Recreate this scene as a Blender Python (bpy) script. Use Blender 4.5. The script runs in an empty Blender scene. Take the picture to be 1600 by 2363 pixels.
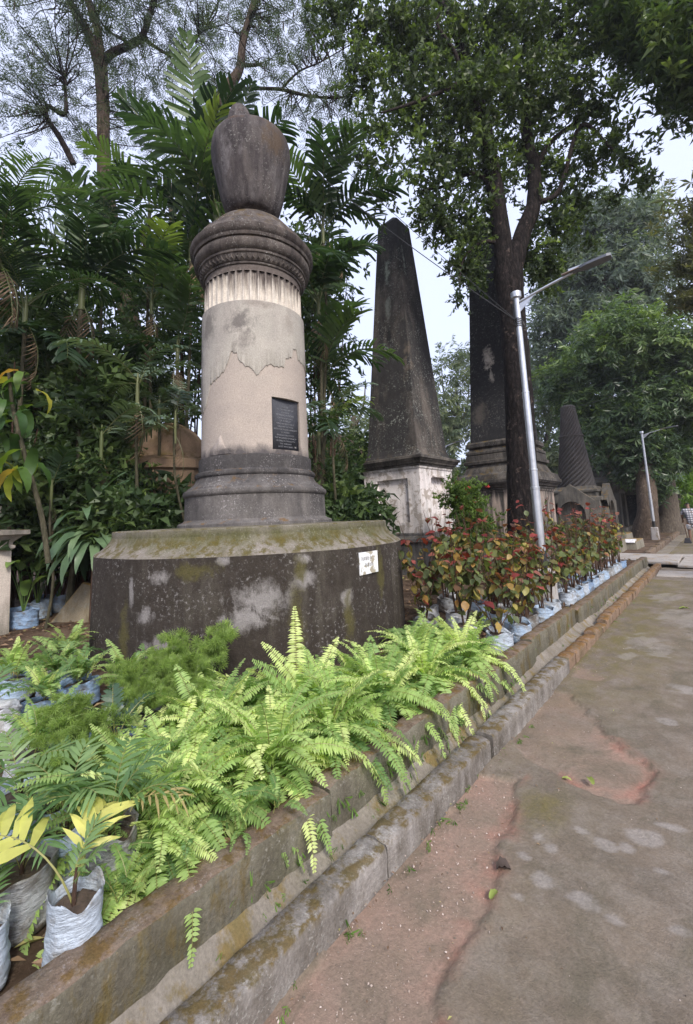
import bpy, bmesh, math, random
import numpy as np
from mathutils import Matrix, Vector, Euler

random.seed(7)
rng = np.random.default_rng(11)
R_ = math.radians
scene = bpy.context.scene
COL = scene.collection

# ------------------------------------------------------------------ camera
CAM_R = np.array([[0.76003452, 0.1163858, 0.63937616],
                  [0.64849815, -0.07163642, -0.75783796],
                  [-0.04239895, 0.99061727, -0.12992213]])
EYE = 1.6
cam_data = bpy.data.cameras.new("camera")
cam = bpy.data.objects.new("camera", cam_data)
COL.objects.link(cam)
m = Matrix(CAM_R.tolist()).to_4x4()
m.translation = (0, 0, EYE)
cam.matrix_world = m
cam_data.sensor_fit = 'HORIZONTAL'
cam_data.sensor_width = 36.0
cam_data.lens = 36.0 * 1005 / 1600
cam_data.shift_y = -0.0722
cam_data.clip_start = 0.05
cam_data.clip_end = 1500
scene.camera = cam

# ------------------------------------------------------------------ light
SUN_EL, SUN_AZ = 42.0, 118.0        # azimuth clockwise from +Y
SKY_STRENGTH = 0.15
world = bpy.data.worlds.new("World")
scene.world = world
world.use_nodes = True
wn = world.node_tree
for n in list(wn.nodes):
    wn.nodes.remove(n)
w_out = wn.nodes.new('ShaderNodeOutputWorld')
w_bg = wn.nodes.new('ShaderNodeBackground')
w_sky = wn.nodes.new('ShaderNodeTexSky')
w_sky.sky_type = 'NISHITA'
w_sky.sun_disc = False
w_sky.sun_elevation = R_(SUN_EL)
w_sky.sun_rotation = R_(SUN_AZ)
w_sky.air_density = 1.0
w_sky.dust_density = 5.0
w_sky.ozone_density = 1.5
w_mix = wn.nodes.new('ShaderNodeMixRGB')
w_mix.inputs[0].default_value = 0.72          # thin even cloud veils most of the blue
w_mix.inputs[2].default_value = (4.3, 4.6, 5.95, 1)
wn.links.new(w_sky.outputs[0], w_mix.inputs[1])
wn.links.new(w_mix.outputs[0], w_bg.inputs[0])
w_bg.inputs[1].default_value = SKY_STRENGTH
wn.links.new(w_bg.outputs[0], w_out.inputs[0])

sun_data = bpy.data.lights.new("sun", 'SUN')
sun_data.energy = 2.1
sun_data.angle = R_(12)
sun_data.color = (1.0, 0.94, 0.86)
sun = bpy.data.objects.new("sun", sun_data)
COL.objects.link(sun)
sd = Vector((math.sin(R_(SUN_AZ)) * math.cos(R_(SUN_EL)), math.cos(R_(SUN_AZ)) * math.cos(R_(SUN_EL)), math.sin(R_(SUN_EL))))
sun.rotation_euler = sd.to_track_quat('Z', 'Y').to_euler()

scene.view_settings.view_transform = 'Standard'
scene.view_settings.look = 'None'
scene.view_settings.gamma = 1
scene.view_settings.use_curve_mapping = False
scene.view_settings.exposure = 0.84
scene.cycles.max_bounces = 7
scene.cycles.diffuse_bounces = 4
scene.cycles.glossy_bounces = 2
scene.cycles.transmission_bounces = 4
scene.cycles.volume_bounces = 0
scene.cycles.use_denoising = True

# ------------------------------------------------------------------ placing helpers
def ray(px, py):
    d = CAM_R @ np.array([px - 800.0, -(py - 1066.0), -1005.0])
    return d / np.linalg.norm(d)

def spot(px, py, dist):
    """world point seen at a photo position, at a given horizontal distance from the viewpoint"""
    d = ray(px, py)
    t = dist / math.hypot(d[0], d[1])
    return np.array([d[0] * t, d[1] * t, EYE + d[2] * t])

def foot(px, py, z=0.2):
    d = ray(px, py)
    t = (z - EYE) / d[2]
    return np.array([d[0] * t, d[1] * t, z])

# ------------------------------------------------------------------ object helpers
def tag(o, label=None, cat=None, group=None, kind=None):
    if label: o['label'] = label
    if cat: o['category'] = cat
    if group: o['group'] = group
    if kind: o['kind'] = kind
    return o

def empty(name, loc=(0, 0, 0), rz=0.0, label=None, cat=None, group=None):
    o = bpy.data.objects.new(name, None)
    COL.objects.link(o)
    o.location = tuple(float(v) for v in loc)
    o.rotation_euler = (0, 0, rz)
    o.empty_display_size = 0.1
    return tag(o, label, cat, group)

def link_mesh(name, me, parent=None, loc=None, rot=None, scale=None):
    o = bpy.data.objects.new(name, me)
    COL.objects.link(o)
    if parent is not None:
        o.parent = parent
    if loc is not None: o.location = tuple(float(v) for v in loc)
    if rot is not None: o.rotation_euler = rot
    if scale is not None: o.scale = (scale,) * 3 if not hasattr(scale, '__len__') else scale
    return o

def copy_tree(o, parent=None):
    c = o.copy()
    COL.objects.link(c)
    c.parent = parent
    for ch in o.children:
        copy_tree(ch, c)
    return c

class MB:
    """collects numpy verts / faces, builds one mesh"""
    def __init__(s):
        s.v, s.f, s.m, s.a, s.n = [], [], [], [], 0
    def add(s, verts, faces, mat=0, attr=None):
        verts = np.asarray(verts, float).reshape(-1, 3)
        s.v.append(verts)
        for fa in (faces if isinstance(faces, list) and len(faces) and isinstance(faces[0], np.ndarray) and faces[0].ndim == 2 else [np.asarray(faces)]):
            s.f.append(fa + s.n)
            s.m.append(np.full(len(fa), mat, int))
        s.a.append(np.zeros(len(verts)) if attr is None else np.broadcast_to(attr, (len(verts),)).astype(float))
        s.n += len(verts)
        return s
    def mesh(s, name, mats=(), smooth=False, use_attr=False):
        me = bpy.data.meshes.new(name)
        if not s.v: return me
        V = np.concatenate(s.v)
        me.vertices.add(len(V)); me.vertices.foreach_set('co', V.ravel())
        loops = np.concatenate([f.ravel() for f in s.f])
        sizes = np.concatenate([np.full(len(f), f.shape[1]) for f in s.f])
        starts = np.concatenate([[0], np.cumsum(sizes)[:-1]])
        me.loops.add(len(loops)); me.loops.foreach_set('vertex_index', loops.astype(np.int32))
        me.polygons.add(len(sizes))
        me.polygons.foreach_set('loop_start', starts.astype(np.int32))
        me.polygons.foreach_set('loop_total', sizes.astype(np.int32))
        me.polygons.foreach_set('material_index', np.concatenate(s.m).astype(np.int32))
        me.polygons.foreach_set('use_smooth', np.full(len(sizes), smooth))
        for mt in mats: me.materials.append(mt)
        if use_attr:
            at = me.attributes.new('v', 'FLOAT', 'POINT')
            at.data.foreach_set('value', np.concatenate(s.a).astype(np.float32))
        me.update(calc_edges=True)
        return me
    def build(s, name, mats, parent=None, smooth=False, use_attr=False, origin=None):
        if not isinstance(mats, (list, tuple)): mats = [mats]
        if origin is not None:
            s.v = [v - np.asarray(origin) for v in s.v]
        me = s.mesh(name, mats, smooth, use_attr)
        o = link_mesh(name, me, parent)
        if origin is not None: o.location = tuple(float(q) for q in origin)
        return o

BOXF = np.array([[0, 3, 2, 1], [4, 5, 6, 7], [0, 1, 5, 4], [1, 2, 6, 5], [2, 3, 7, 6], [3, 0, 4, 7]])
def box(mb, x0, x1, y0, y1, z0, z1, mat=0, top=None):
    """box, optionally tapering to top=(x0,x1,y0,y1)"""
    t = top or (x0, x1, y0, y1)
    mb.add([[x0, y0, z0], [x1, y0, z0], [x1, y1, z0], [x0, y1, z0], [t[0], t[2], z1], [t[1], t[2], z1], [t[1], t[3], z1], [t[0], t[3], z1]], BOXF, mat)
    return mb

def bevel(o, w=0.01, seg=2):
    md = o.modifiers.new('bevel', 'BEVEL'); md.width = w; md.segments = seg; md.limit_method = 'ANGLE'
    return o

def square_profile(mb, cx, cy, prof, mat=0, hy=None):
    """stack of square rings: prof = [(half, z)...]"""
    n = len(prof)
    V, F = [], []
    for h, z in prof:
        V += [[cx - h, cy - h, z], [cx + h, cy - h, z], [cx + h, cy + h, z], [cx - h, cy + h, z]]
    for i in range(n - 1):
        for k in range(4):
            a, b = i * 4 + k, i * 4 + (k + 1) % 4
            F.append([a, b, b + 4, a + 4])
    F.append([4 * n - 4, 4 * n - 3, 4 * n - 2, 4 * n - 1]); F.append([3, 2, 1, 0])
    mb.add(V, np.array(F), mat)
    return mb

def lathe(mb, prof, cx=0, cy=0, seg=64, mat=0, rmod=None, cap=True):
    th = np.linspace(0, 2 * np.pi, seg, endpoint=False)
    V = []
    for r, z in prof:
        rr = np.full(seg, r) if rmod is None else r * rmod(th, z)
        V.append(np.stack([cx + rr * np.cos(th), cy + rr * np.sin(th), np.full(seg, z)], 1))
    V = np.concatenate(V)
    n = len(prof)
    i = np.arange(n - 1)[:, None] * seg
    k = np.arange(seg)[None]
    k2 = (k + 1) % seg
    F = np.stack([i + k, i + k2, i + seg + k2, i + seg + k], -1).reshape(-1, 4)
    mb.add(V, F, mat)
    if cap:
        for j, z in ((0, prof[0]), (n - 1, prof[-1])):
            ring = V[j * seg:(j + 1) * seg]
            c = ring.mean(0)
            idx = np.arange(seg)
            T = np.stack([idx, (idx + 1) % seg, np.full(seg, seg)], 1)
            if j == 0: T = T[:, ::-1]
            mb.add(np.vstack([ring, c]), T, mat)
    return mb

def smooth_path(pts, n=6):
    P = np.array(pts, float)
    if len(P) < 3:
        return np.array([P[0] + (P[-1] - P[0]) * t for t in np.linspace(0, 1, n + 1)])
    Q = np.vstack([2 * P[0] - P[1], P, 2 * P[-1] - P[-2]])
    out = []
    for i in range(1, len(Q) - 2):
        p0, p1, p2, p3 = Q[i - 1:i + 3]
        for t in np.linspace(0, 1, n, endpoint=False):
            out.append(0.5 * ((2 * p1) + (-p0 + p2) * t + (2 * p0 - 5 * p1 + 4 * p2 - p3) * t * t + (-p0 + 3 * p1 - 3 * p2 + p3) * t ** 3))
    out.append(P[-1])
    return np.array(out)

def tube(mb, pts, radii, sides=8, n=6, mat=0, rough=0.0, attr=None, cap=False):
    P = smooth_path(pts, n) if n > 1 else np.array(pts, float)
    m_ = len(P)
    rad = np.interp(np.linspace(0, 1, m_), np.linspace(0, 1, len(radii)), radii)
    T = np.gradient(P, axis=0); T /= np.linalg.norm(T, axis=1)[:, None] + 1e-9
    up = np.array([0, 0, 1.0]) if abs(T[0][2]) < 0.9 else np.array([1.0, 0, 0])
    Nn = np.cross(T[0], up); Nn /= np.linalg.norm(Nn)
    V = []
    th = np.linspace(0, 2 * np.pi, sides, endpoint=False)
    for i in range(m_):
        Nn = Nn - T[i] * (Nn @ T[i]); Nn /= np.linalg.norm(Nn) + 1e-9
        B = np.cross(T[i], Nn)
        r = rad[i] * (1 + rough * rng.normal(size=sides)) if rough else np.full(sides, rad[i])
        V.append(P[i] + np.cos(th)[:, None] * Nn * r[:, None] + np.sin(th)[:, None] * B * r[:, None])
    i = np.arange(m_ - 1)[:, None] * sides
    k = np.arange(sides)[None]; k2 = (k + 1) % sides
    F = np.stack([i + k, i + k2, i + sides + k2, i + sides + k], -1).reshape(-1, 4)
    fs = [F]
    if cap: fs.append(np.array([list(range(sides))[::-1], [(m_ - 1) * sides + q for q in range(sides)]]))
    mb.add(np.concatenate(V), fs, mat, attr)
    return mb

def frames(D, roll=None):
    """rotation matrices whose x axis is D, z axis leaning up"""
    D = D / (np.linalg.norm(D, axis=1)[:, None] + 1e-9)
    up = np.tile([0, 0, 1.0], (len(D), 1)) + rng.normal(0, 0.05, D.shape)
    Yv = np.cross(up, D); Yv /= np.linalg.norm(Yv, axis=1)[:, None] + 1e-9
    Zv = np.cross(D, Yv)
    if roll is not None:
        c, s = np.cos(roll)[:, None], np.sin(roll)[:, None]
        Yv, Zv = Yv * c + Zv * s, Zv * c - Yv * s
    return np.stack([D, Yv, Zv], 2)

def scatter(mb, pv, pf, pts, Rm, sc, mat=0, per=None, attr=None):
    """bake a prototype many times into one mesh. per = attribute jitter per prototype vertex"""
    pv = np.asarray(pv, float); pf = np.asarray(pf)
    N, K = len(pts), len(pv)
    V = np.einsum('nij,kj->nki', Rm, pv) * np.asarray(sc).reshape(-1, 1, 1) + np.asarray(pts)[:, None, :]
    F = pf[None] + (np.arange(N) * K)[:, None, None]
    a = np.repeat(rng.random(N) if attr is None else attr, K)
    if per is not None: a = np.clip(a + np.tile(per, N), 0, 1)
    mb.add(V.reshape(-1, 3), F.reshape(-1, pf.shape[1]), mat, a)

# ------------------------------------------------------------------ materials
class NT:
    def __init__(s, name):
        s.mat = bpy.data.materials.new(name)
        s.mat.use_nodes = True
        s.t = s.mat.node_tree
        s.bsdf = s.t.nodes['Principled BSDF']
        s.out = s.t.nodes['Material Output']
    def n(s, typ, inp=None, **props):
        nd = s.t.nodes.new('ShaderNode' + typ)
        for k, v in props.items(): setattr(nd, k, v)
        for k, v in (inp or {}).items(): s.set(nd.inputs[k], v)
        return nd
    def set(s, sock, v):
        if isinstance(v, bpy.types.NodeSocket): s.t.links.new(v, sock)
        elif hasattr(v, '__len__') and len(v) == 3 and sock.type == 'RGBA': sock.default_value = (*v, 1)
        else: sock.default_value = v
    def noise(s, vec, scale, detail=6, rough=0.6, dist=0.0):
        return s.n('TexNoise', {'Vector': vec, 'Scale': scale, 'Detail': detail, 'Roughness': rough, 'Distortion': dist}).outputs[0]
    def ramp(s, fac, stops):
        nd = s.n('ValToRGB', {0: fac}); cr = nd.color_ramp
        while len(cr.elements) < len(stops): cr.elements.new(0.5)
        for e, (p, c) in zip(cr.elements, stops):
            e.position = p; e.color = (c, c, c, 1) if not hasattr(c, '__len__') else (*c, 1)
        return nd.outputs[0]
    def mix(s, fac, a, b, mode='MIX'):
        return s.n('MixRGB', {0: fac, 1: a, 2: b}, blend_type=mode).outputs[0]
    def math(s, op, a, b=0.0, clamp=False):
        return s.n('Math', {0: a, 1: b}, operation=op, use_clamp=clamp).outputs[0]
    def mapped(s, src, scale=(1, 1, 1), loc=(0, 0, 0)):
        return s.n('Mapping', {'Vector': src, 'Scale': scale, 'Location': loc}).outputs[0]
    def bump(s, h, strength=0.4, dist=0.02, prev=None):
        inp = {'Height': h, 'Strength': strength, 'Distance': dist}
        if prev is not None: inp['Normal'] = prev
        return s.n('Bump', inp).outputs[0]
    def fin(s, col, rough=0.9, normal=None, spec=0.3):
        s.set(s.bsdf.inputs['Base Color'], col); s.set(s.bsdf.inputs['Roughness'], rough)
        s.set(s.bsdf.inputs['Specular IOR Level'], spec)
        if normal is not None: s.set(s.bsdf.inputs['Normal'], normal)
        return s.mat

def stone(name, base=(.4, .35, .3), base2=(.3, .27, .24), dark=(.03, .028, .027), moss=(.07, .075, .015), dark_amt=.5, dark_soft=.16,
          streak=.3, moss_amt=.0, up_moss=.0, lichen=.0, scale=1.0, seed=0.0, bump=.5, zdark=None, zmoss=None, lich_col=(.45, .45, .42), vstretch=.35, peel=None, patches=()):
    T = NT(name)
    pos = T.n('NewGeometry').outputs['Position']
    P = T.mapped(pos, (1, 1, 1), (seed, seed * .7, seed * .3))
    Pv = T.mapped(P, (1, 1, vstretch))
    col = T.mix(T.ramp(T.noise(P, 2.2 * scale, 7, .65), [(.35, 0), (.65, 1)]), base, base2)
    if peel is not None:
        col = T.mix(T.ramp(T.noise(P, 3.1 * scale, 9, .7, .4), [(.52, 0), (.54, 1)]), col, peel)
    n1 = T.noise(Pv, 1.5 * scale, 9, .68, .3)
    n2 = T.noise(T.mapped(P, (5, 5, .5)), 1.6 * scale, 6, .6)
    f = T.math('ADD', T.math('MULTIPLY', n1, 1 - streak), T.math('MULTIPLY', n2, streak))
    if zdark is not None:      # list of (z, add)
        sep = T.n('SeparateXYZ', {0: pos}).outputs[2]
        zn = T.math('MULTIPLY', T.math('SUBTRACT', sep, zdark[0][0]), 1.0 / (zdark[-1][0] - zdark[0][0]), True)
        zr = T.ramp(zn, [((z - zdark[0][0]) / (zdark[-1][0] - zdark[0][0]), .5 + a) for z, a in zdark])
        f = T.math('ADD', f, T.math('SUBTRACT', zr, .5))
    th = .5 + (.5 - dark_amt) * .5
    mask = T.ramp(f, [(th - dark_soft / 2, 0), (th + dark_soft / 2, 1)])
    dk = T.mix(T.noise(P, 9 * scale, 5), dark, tuple(min(1, c * 2.6 + .01) for c in dark))
    col = T.mix(mask, col, dk)
    if lichen > 0:
        l = T.noise(P, 26 * scale, 4, .7); l2 = T.noise(P, 1.7 * scale, 5, .6)
        lm = T.math('MULTIPLY', T.ramp(l, [(.56, 0), (.66, 1)]), T.ramp(l2, [(.42, 0), (.62, 1)]))
        col = T.mix(T.math('MULTIPLY', lm, lichen), col, lich_col)
    if moss_amt > 0 or up_moss > 0:
        mn = T.noise(T.mapped(P, (1.4, 1.4, .6)), 1.9 * scale, 8, .7)
        mf = T.ramp(mn, [(.56 - moss_amt * .3, 0), (.66 - moss_amt * .3, 1)])
        if moss_amt <= 0: mf = 0.0
        if up_moss > 0:
            nz = T.n('SeparateXYZ', {0: T.n('NewGeometry').outputs['Normal']}).outputs[2]
            um = T.math('MULTIPLY', T.ramp(nz, [(.15, 0), (.6, 1)]), T.ramp(T.noise(P, 4 * scale, 8, .7), [(.62 - up_moss * .3, 0), (.72 - up_moss * .3, 1)]))
            mf = T.math('MAXIMUM', mf, um)
        mc = T.mix(T.noise(P, 14, 4), moss, (moss[0] * 2.4, moss[1] * 1.5, moss[2] * 1.2))
        col = T.mix(T.math('MULTIPLY', mf, .85), col, mc)
    if patches:
        pn = T.math('MULTIPLY', T.math('SUBTRACT', T.noise(T.mapped(P, (1, 1, .7)), 6.5, 9, .74, .3), .5), 3.4)
        for (cx, cy, cz, rx, rz, pc, ps) in patches:
            q = T.n('Mapping', {'Vector': pos, 'Scale': (1 / rx, 1 / rx, 1 / rz), 'Location': (-cx / rx, -cy / rx, -cz / rz)}).outputs[0]
            ln = T.n('VectorMath', {0: q}, operation='LENGTH').outputs['Value']
            mk = T.ramp(T.math('ADD', T.math('SUBTRACT', 1.0, ln), pn), [(.1, 0), (.75, 1)])
            near = T.ramp(ln, [(.9, 1), (1.0, 0)]) if False else T.math('SUBTRACT', 1.9, ln, True)
            col = T.mix(T.math('MULTIPLY', T.math('MULTIPLY', mk, near), ps), col, pc)
    g = T.noise(P, 70, 8, .75)
    col = T.mix(.55, col, T.mix(1.0, col, T.ramp(g, [(.3, .45), (.7, 1.45)]), 'MULTIPLY'))
    h = T.math('ADD', T.math('MULTIPLY', T.noise(P, 12, 8, .7), .6), T.math('MULTIPLY', T.noise(P, 90, 4, .7), .25))
    return T.fin(col, .92, T.bump(h, bump, .03), .15)

def leaf_mat(name, stops, src='attr', trans=.3, rough=.45, spec=.35, noise=0.25):
    T = NT(name)
    if src == 'attr': v = T.n('Attribute', attribute_name='v').outputs['Fac']
    else: v = T.n('ObjectInfo').outputs['Random']
    col = T.ramp(v, stops)
    if noise:
        g = T.noise(T.n('NewGeometry').outputs['Position'], 9, 3)
        col = T.mix(noise, col, T.mix(1.0, col, T.ramp(g, [(.3, .4), (.7, 1.6)]), 'MULTIPLY'))
    T.fin(col, rough, None, spec)
    tr = T.n('BsdfTranslucent', {'Color': T.mix(1.0, col, (1.5, 1.6, .7), 'MULTIPLY')})
    ms = T.n('MixShader', {0: trans})
    T.t.links.new(T.bsdf.outputs[0], ms.inputs[1]); T.t.links.new(tr.outputs[0], ms.inputs[2])
    T.t.links.new(ms.outputs[0], T.out.inputs[0])
    return T.mat

def bark(name, c1, c2, c3, scale=1.0, bump=.8, spots=None):
    T = NT(name)
    P = T.n('NewGeometry').outputs['Position']
    n = T.noise(T.mapped(P, (9, 9, 2.2)), 2.2 * scale, 8, .7)
    col = T.ramp(n, [(.3, c1), (.5, c2), (.72, c3)])
    if spots is not None:
        col = T.mix(T.ramp(T.noise(P, 5 * scale, 7, .72), [(.6, 0), (.64, 1)]), col, spots)
    h = T.noise(T.mapped(P, (14, 14, 4)), 2.5 * scale, 8, .75)
    return T.fin(col, .93, T.bump(h, bump, .05), .12)

def simple(name, col, rough=.6, metal=0.0, nscale=20, namt=.25, bumpd=0, spec=.5, objspace=True):
    T = NT(name)
    P = T.n('TexCoord').outputs['Object'] if objspace else T.n('NewGeometry').outputs['Position']
    n = T.noise(P, nscale, 6, .65)
    c = T.mix(namt, col, T.mix(1.0, col, T.ramp(n, [(.3, .35), (.7, 1.5)]), 'MULTIPLY'))
    T.bsdf.inputs['Metallic'].default_value = metal
    return T.fin(c, rough, T.bump(n, .5, bumpd) if bumpd else None, spec)

# ------------------------------------------------------------------ the materials of the setting
def soil_material():
    T = NT("bed_soil")
    P = T.n('NewGeometry').outputs['Position']
    c = T.ramp(T.noise(P, 2.2, 9, .7), [(.3, (.05, .032, .022)), (.5, (.11, .074, .052)), (.68, (.2, .145, .105))])
    c = T.mix(T.ramp(T.noise(P, 17, 6, .8), [(.55, 0), (.68, 1)]), c, (.27, .2, .15))
    c = T.mix(T.ramp(T.noise(P, 1.1, 5, .6), [(.58, 0), (.7, .55)]), c, (.06, .065, .022))
    h = T.noise(P, 14, 10, .8)
    return T.fin(c, .95, T.bump(h, 1.0, .06), .1)

def path_material():
    T = NT("path_surface")
    P = T.n('NewGeometry').outputs['Position']
    worn = T.n('Attribute', attribute_name='worn').outputs['Fac']
    edge = T.n('Attribute', attribute_name='edge').outputs['Fac']
    scuff = T.n('Attribute', attribute_name='scuff').outputs['Fac']
    moss = T.n('Attribute', attribute_name='moss').outputs['Fac']
    big = T.noise(P, 1.9, 9, .7, .3)
    c = T.ramp(big, [(.3, (.12, .103, .085)), (.5, (.158, .128, .1)), (.7, (.215, .174, .137))])
    c = T.mix(T.ramp(T.noise(P, 5, 9, .75), [(.45, 0), (.6, .5)]), c, (.24, .21, .18))
    mf = T.math('MULTIPLY', moss, T.ramp(T.noise(T.mapped(P, (1.6, .8, 1)), 2.4, 9, .72), [(.38, 0), (.58, 1)]))
    c = T.mix(mf, c, T.mix(T.noise(P, 25, 5), (.105, .09, .035), (.185, .155, .075)))
    wc = T.ramp(T.noise(P, 3.2, 8, .72), [(.32, (.19, .15, .115)), (.5, (.25, .18, .14)), (.66, (.32, .21, .165)), (.8, (.3, .235, .19))])
    c = T.mix(worn, c, wc)
    c = T.mix(T.math('MULTIPLY', edge, T.ramp(T.noise(P, 9, 6, .7), [(.35, .25), (.6, 1)])), c, (.33, .16, .12))
    c = T.mix(scuff, c, (.38, .36, .35))
    sp = T.ramp(T.noise(P, 95, 3, .6), [(.68, 0), (.74, 1)])
    c = T.mix(T.math('MULTIPLY', sp, T.math('ADD', T.math('MULTIPLY', worn, .7), .15)), c, (.55, .45, .4))
    dst = T.ramp(T.noise(T.mapped(P, (1, .6, 1)), 3.1, 9, .74, .6), [(.5, 0), (.64, .7)])
    c = T.mix(dst, c, (.115, .1, .072))
    g = T.noise(P, 60, 9, .8)
    c = T.mix(.6, c, T.mix(1.0, c, T.ramp(g, [(.3, .5), (.7, 1.4)]), 'MULTIPLY'))
    h = T.math('ADD', T.noise(P, 30, 9, .75), T.math('MULTIPLY', T.noise(P, 150, 3, .7), .4))
    rg = T.ramp(big, [(.3, .95), (.7, .75)])
    return T.fin(c, rg, T.bump(h, .55, .02), .2)

M_SOIL = soil_material()
M_PATH = path_material()
M_KERB = stone("kerb_mossy_cement", (.33, .31, .295), (.2, .18, .16), dark=(.045, .038, .03), dark_amt=.45, dark_soft=.28, streak=.2, moss=(.06, .058, .02), up_moss=.52, moss_amt=.0, lichen=.6, scale=3.0, seed=3, bump=.8)
M_BRICK = stone("kerb_mossy_brick", (.24, .165, .115), (.2, .14, .10), dark=(.05, .042, .02), dark_amt=.35, moss=(.10, .072, .024), up_moss=.62, moss_amt=.0, lichen=.45, scale=2.5, seed=9, bump=.9)
M_WALL = stone("wall_render_algae", (.23, .215, .175), (.15, .145, .10), dark=(.04, .034, .024), dark_amt=.5, dark_soft=.35, streak=.35, moss=(.065, .065, .022), moss_amt=.12, up_moss=.3, lichen=.5, scale=1.8, seed=5, bump=.9, lich_col=(.33, .32, .28))
M_WALLTOP = stone("wall_top_brick", (.21, .15, .115), (.155, .13, .10), dark=(.045, .03, .02), dark_amt=.42, moss=(.07, .06, .022), up_moss=.42, moss_amt=.0, lichen=.6, scale=3.2, seed=15, bump=.9, lich_col=(.36, .32, .3))
M_CHANNEL = stone("channel_silt", (.27, .245, .215), (.17, .15, .125), dark=(.08, .07, .055), dark_amt=.3, dark_soft=.3, streak=0, moss=(.1, .1, .04), moss_amt=.15, scale=2.0, seed=1, bump=.7)
M_SLAB = stone("concrete_slab", (.36, .33, .30), (.27, .25, .23), dark=(.12, .1, .085), dark_amt=.25, moss_amt=.05, moss=(.14, .12, .05), scale=1.4, seed=21, bump=.35)
M_GRAVE = stone("grave_ledger_stone", (.26, .24, .2), (.2, .18, .14), dark=(.06, .055, .04), dark_amt=.4, moss=(.13, .11, .03), up_moss=.8, scale=1.8, seed=31)

# ------------------------------------------------------------------ ground, bed, path, channel
def sheet(name, x0, x1, y0, y1, z, nx, ny, mat, amp=0.0, kind='structure', freq=1.3):
    X, Y = np.meshgrid(np.linspace(x0, x1, nx), np.linspace(y0, y1, ny))
    Z = np.full(X.shape, float(z))
    if amp:
        for q in range(5):
            a, b, c = rng.normal(0, freq * 1.7 ** q, 2).tolist() + [rng.random() * 6]
            Z += amp / (q + 1) * np.sin(a * X + b * Y + c)
    V = np.stack([X, Y, Z], -1).reshape(-1, 3)
    i = np.arange(ny - 1)[:, None] * nx; k = np.arange(nx - 1)[None]
    F = np.stack([i + k, i + k + 1, i + nx + k + 1, i + nx + k], -1).reshape(-1, 4)
    mb = MB(); mb.add(V, F)
    o = mb.build(name, mat, smooth=True)
    return tag(o, kind=kind)

sheet("ground", -420, 420, -300, 600, -0.12, 2, 2, M_SOIL)
bed = sheet("planting_bed", -40, -1.72, -6, 14.2, 0.185, 300, 190, M_SOIL, amp=0.012)
sheet("far_bed", -60, -1.95, 16.6, 60, 0.13, 120, 80, M_SOIL, amp=0.012)
sheet("mid_bed", -40, -2.6, 14.2, 16.6, 0.15, 60, 10, M_SOIL, amp=0.01)

def pdist(X, Y, poly):
    poly = np.array(poly); inside = np.zeros(X.shape, bool); d = np.full(X.shape, 1e9)
    for (ax, ay), (bx, by) in zip(poly, np.roll(poly, -1, 0)):
        ex, ey = bx - ax, by - ay
        t = np.clip(((X - ax) * ex + (Y - ay) * ey) / (ex * ex + ey * ey + 1e-12), 0, 1)
        d = np.minimum(d, np.hypot(X - ax - t * ex, Y - ay - t * ey))
        c = ((ay > Y) != (by > Y)) & (X < (bx - ax) * (Y - ay) / (by - ay + 1e-12) + ax)
        inside ^= c
    return np.where(inside, d, -d)

def vnoise(X, Y, f, oct=4, seed=0):
    r2 = np.random.default_rng(seed); Z = np.zeros(X.shape); a = 1
    for q in range(oct):
        for _ in range(4):
            th = r2.random() * 6.28; ph = r2.random() * 6.28; k = f * (0.7 + .6 * r2.random())
            Z += a * .5 * np.sin(k * (np.cos(th) * X + np.sin(th) * Y) + ph + 1.3 * np.sin(k * .6 * (np.sin(th) * X - np.cos(th) * Y) + ph * 2))
        a *= .55; f *= 2.1
    return Z

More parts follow.
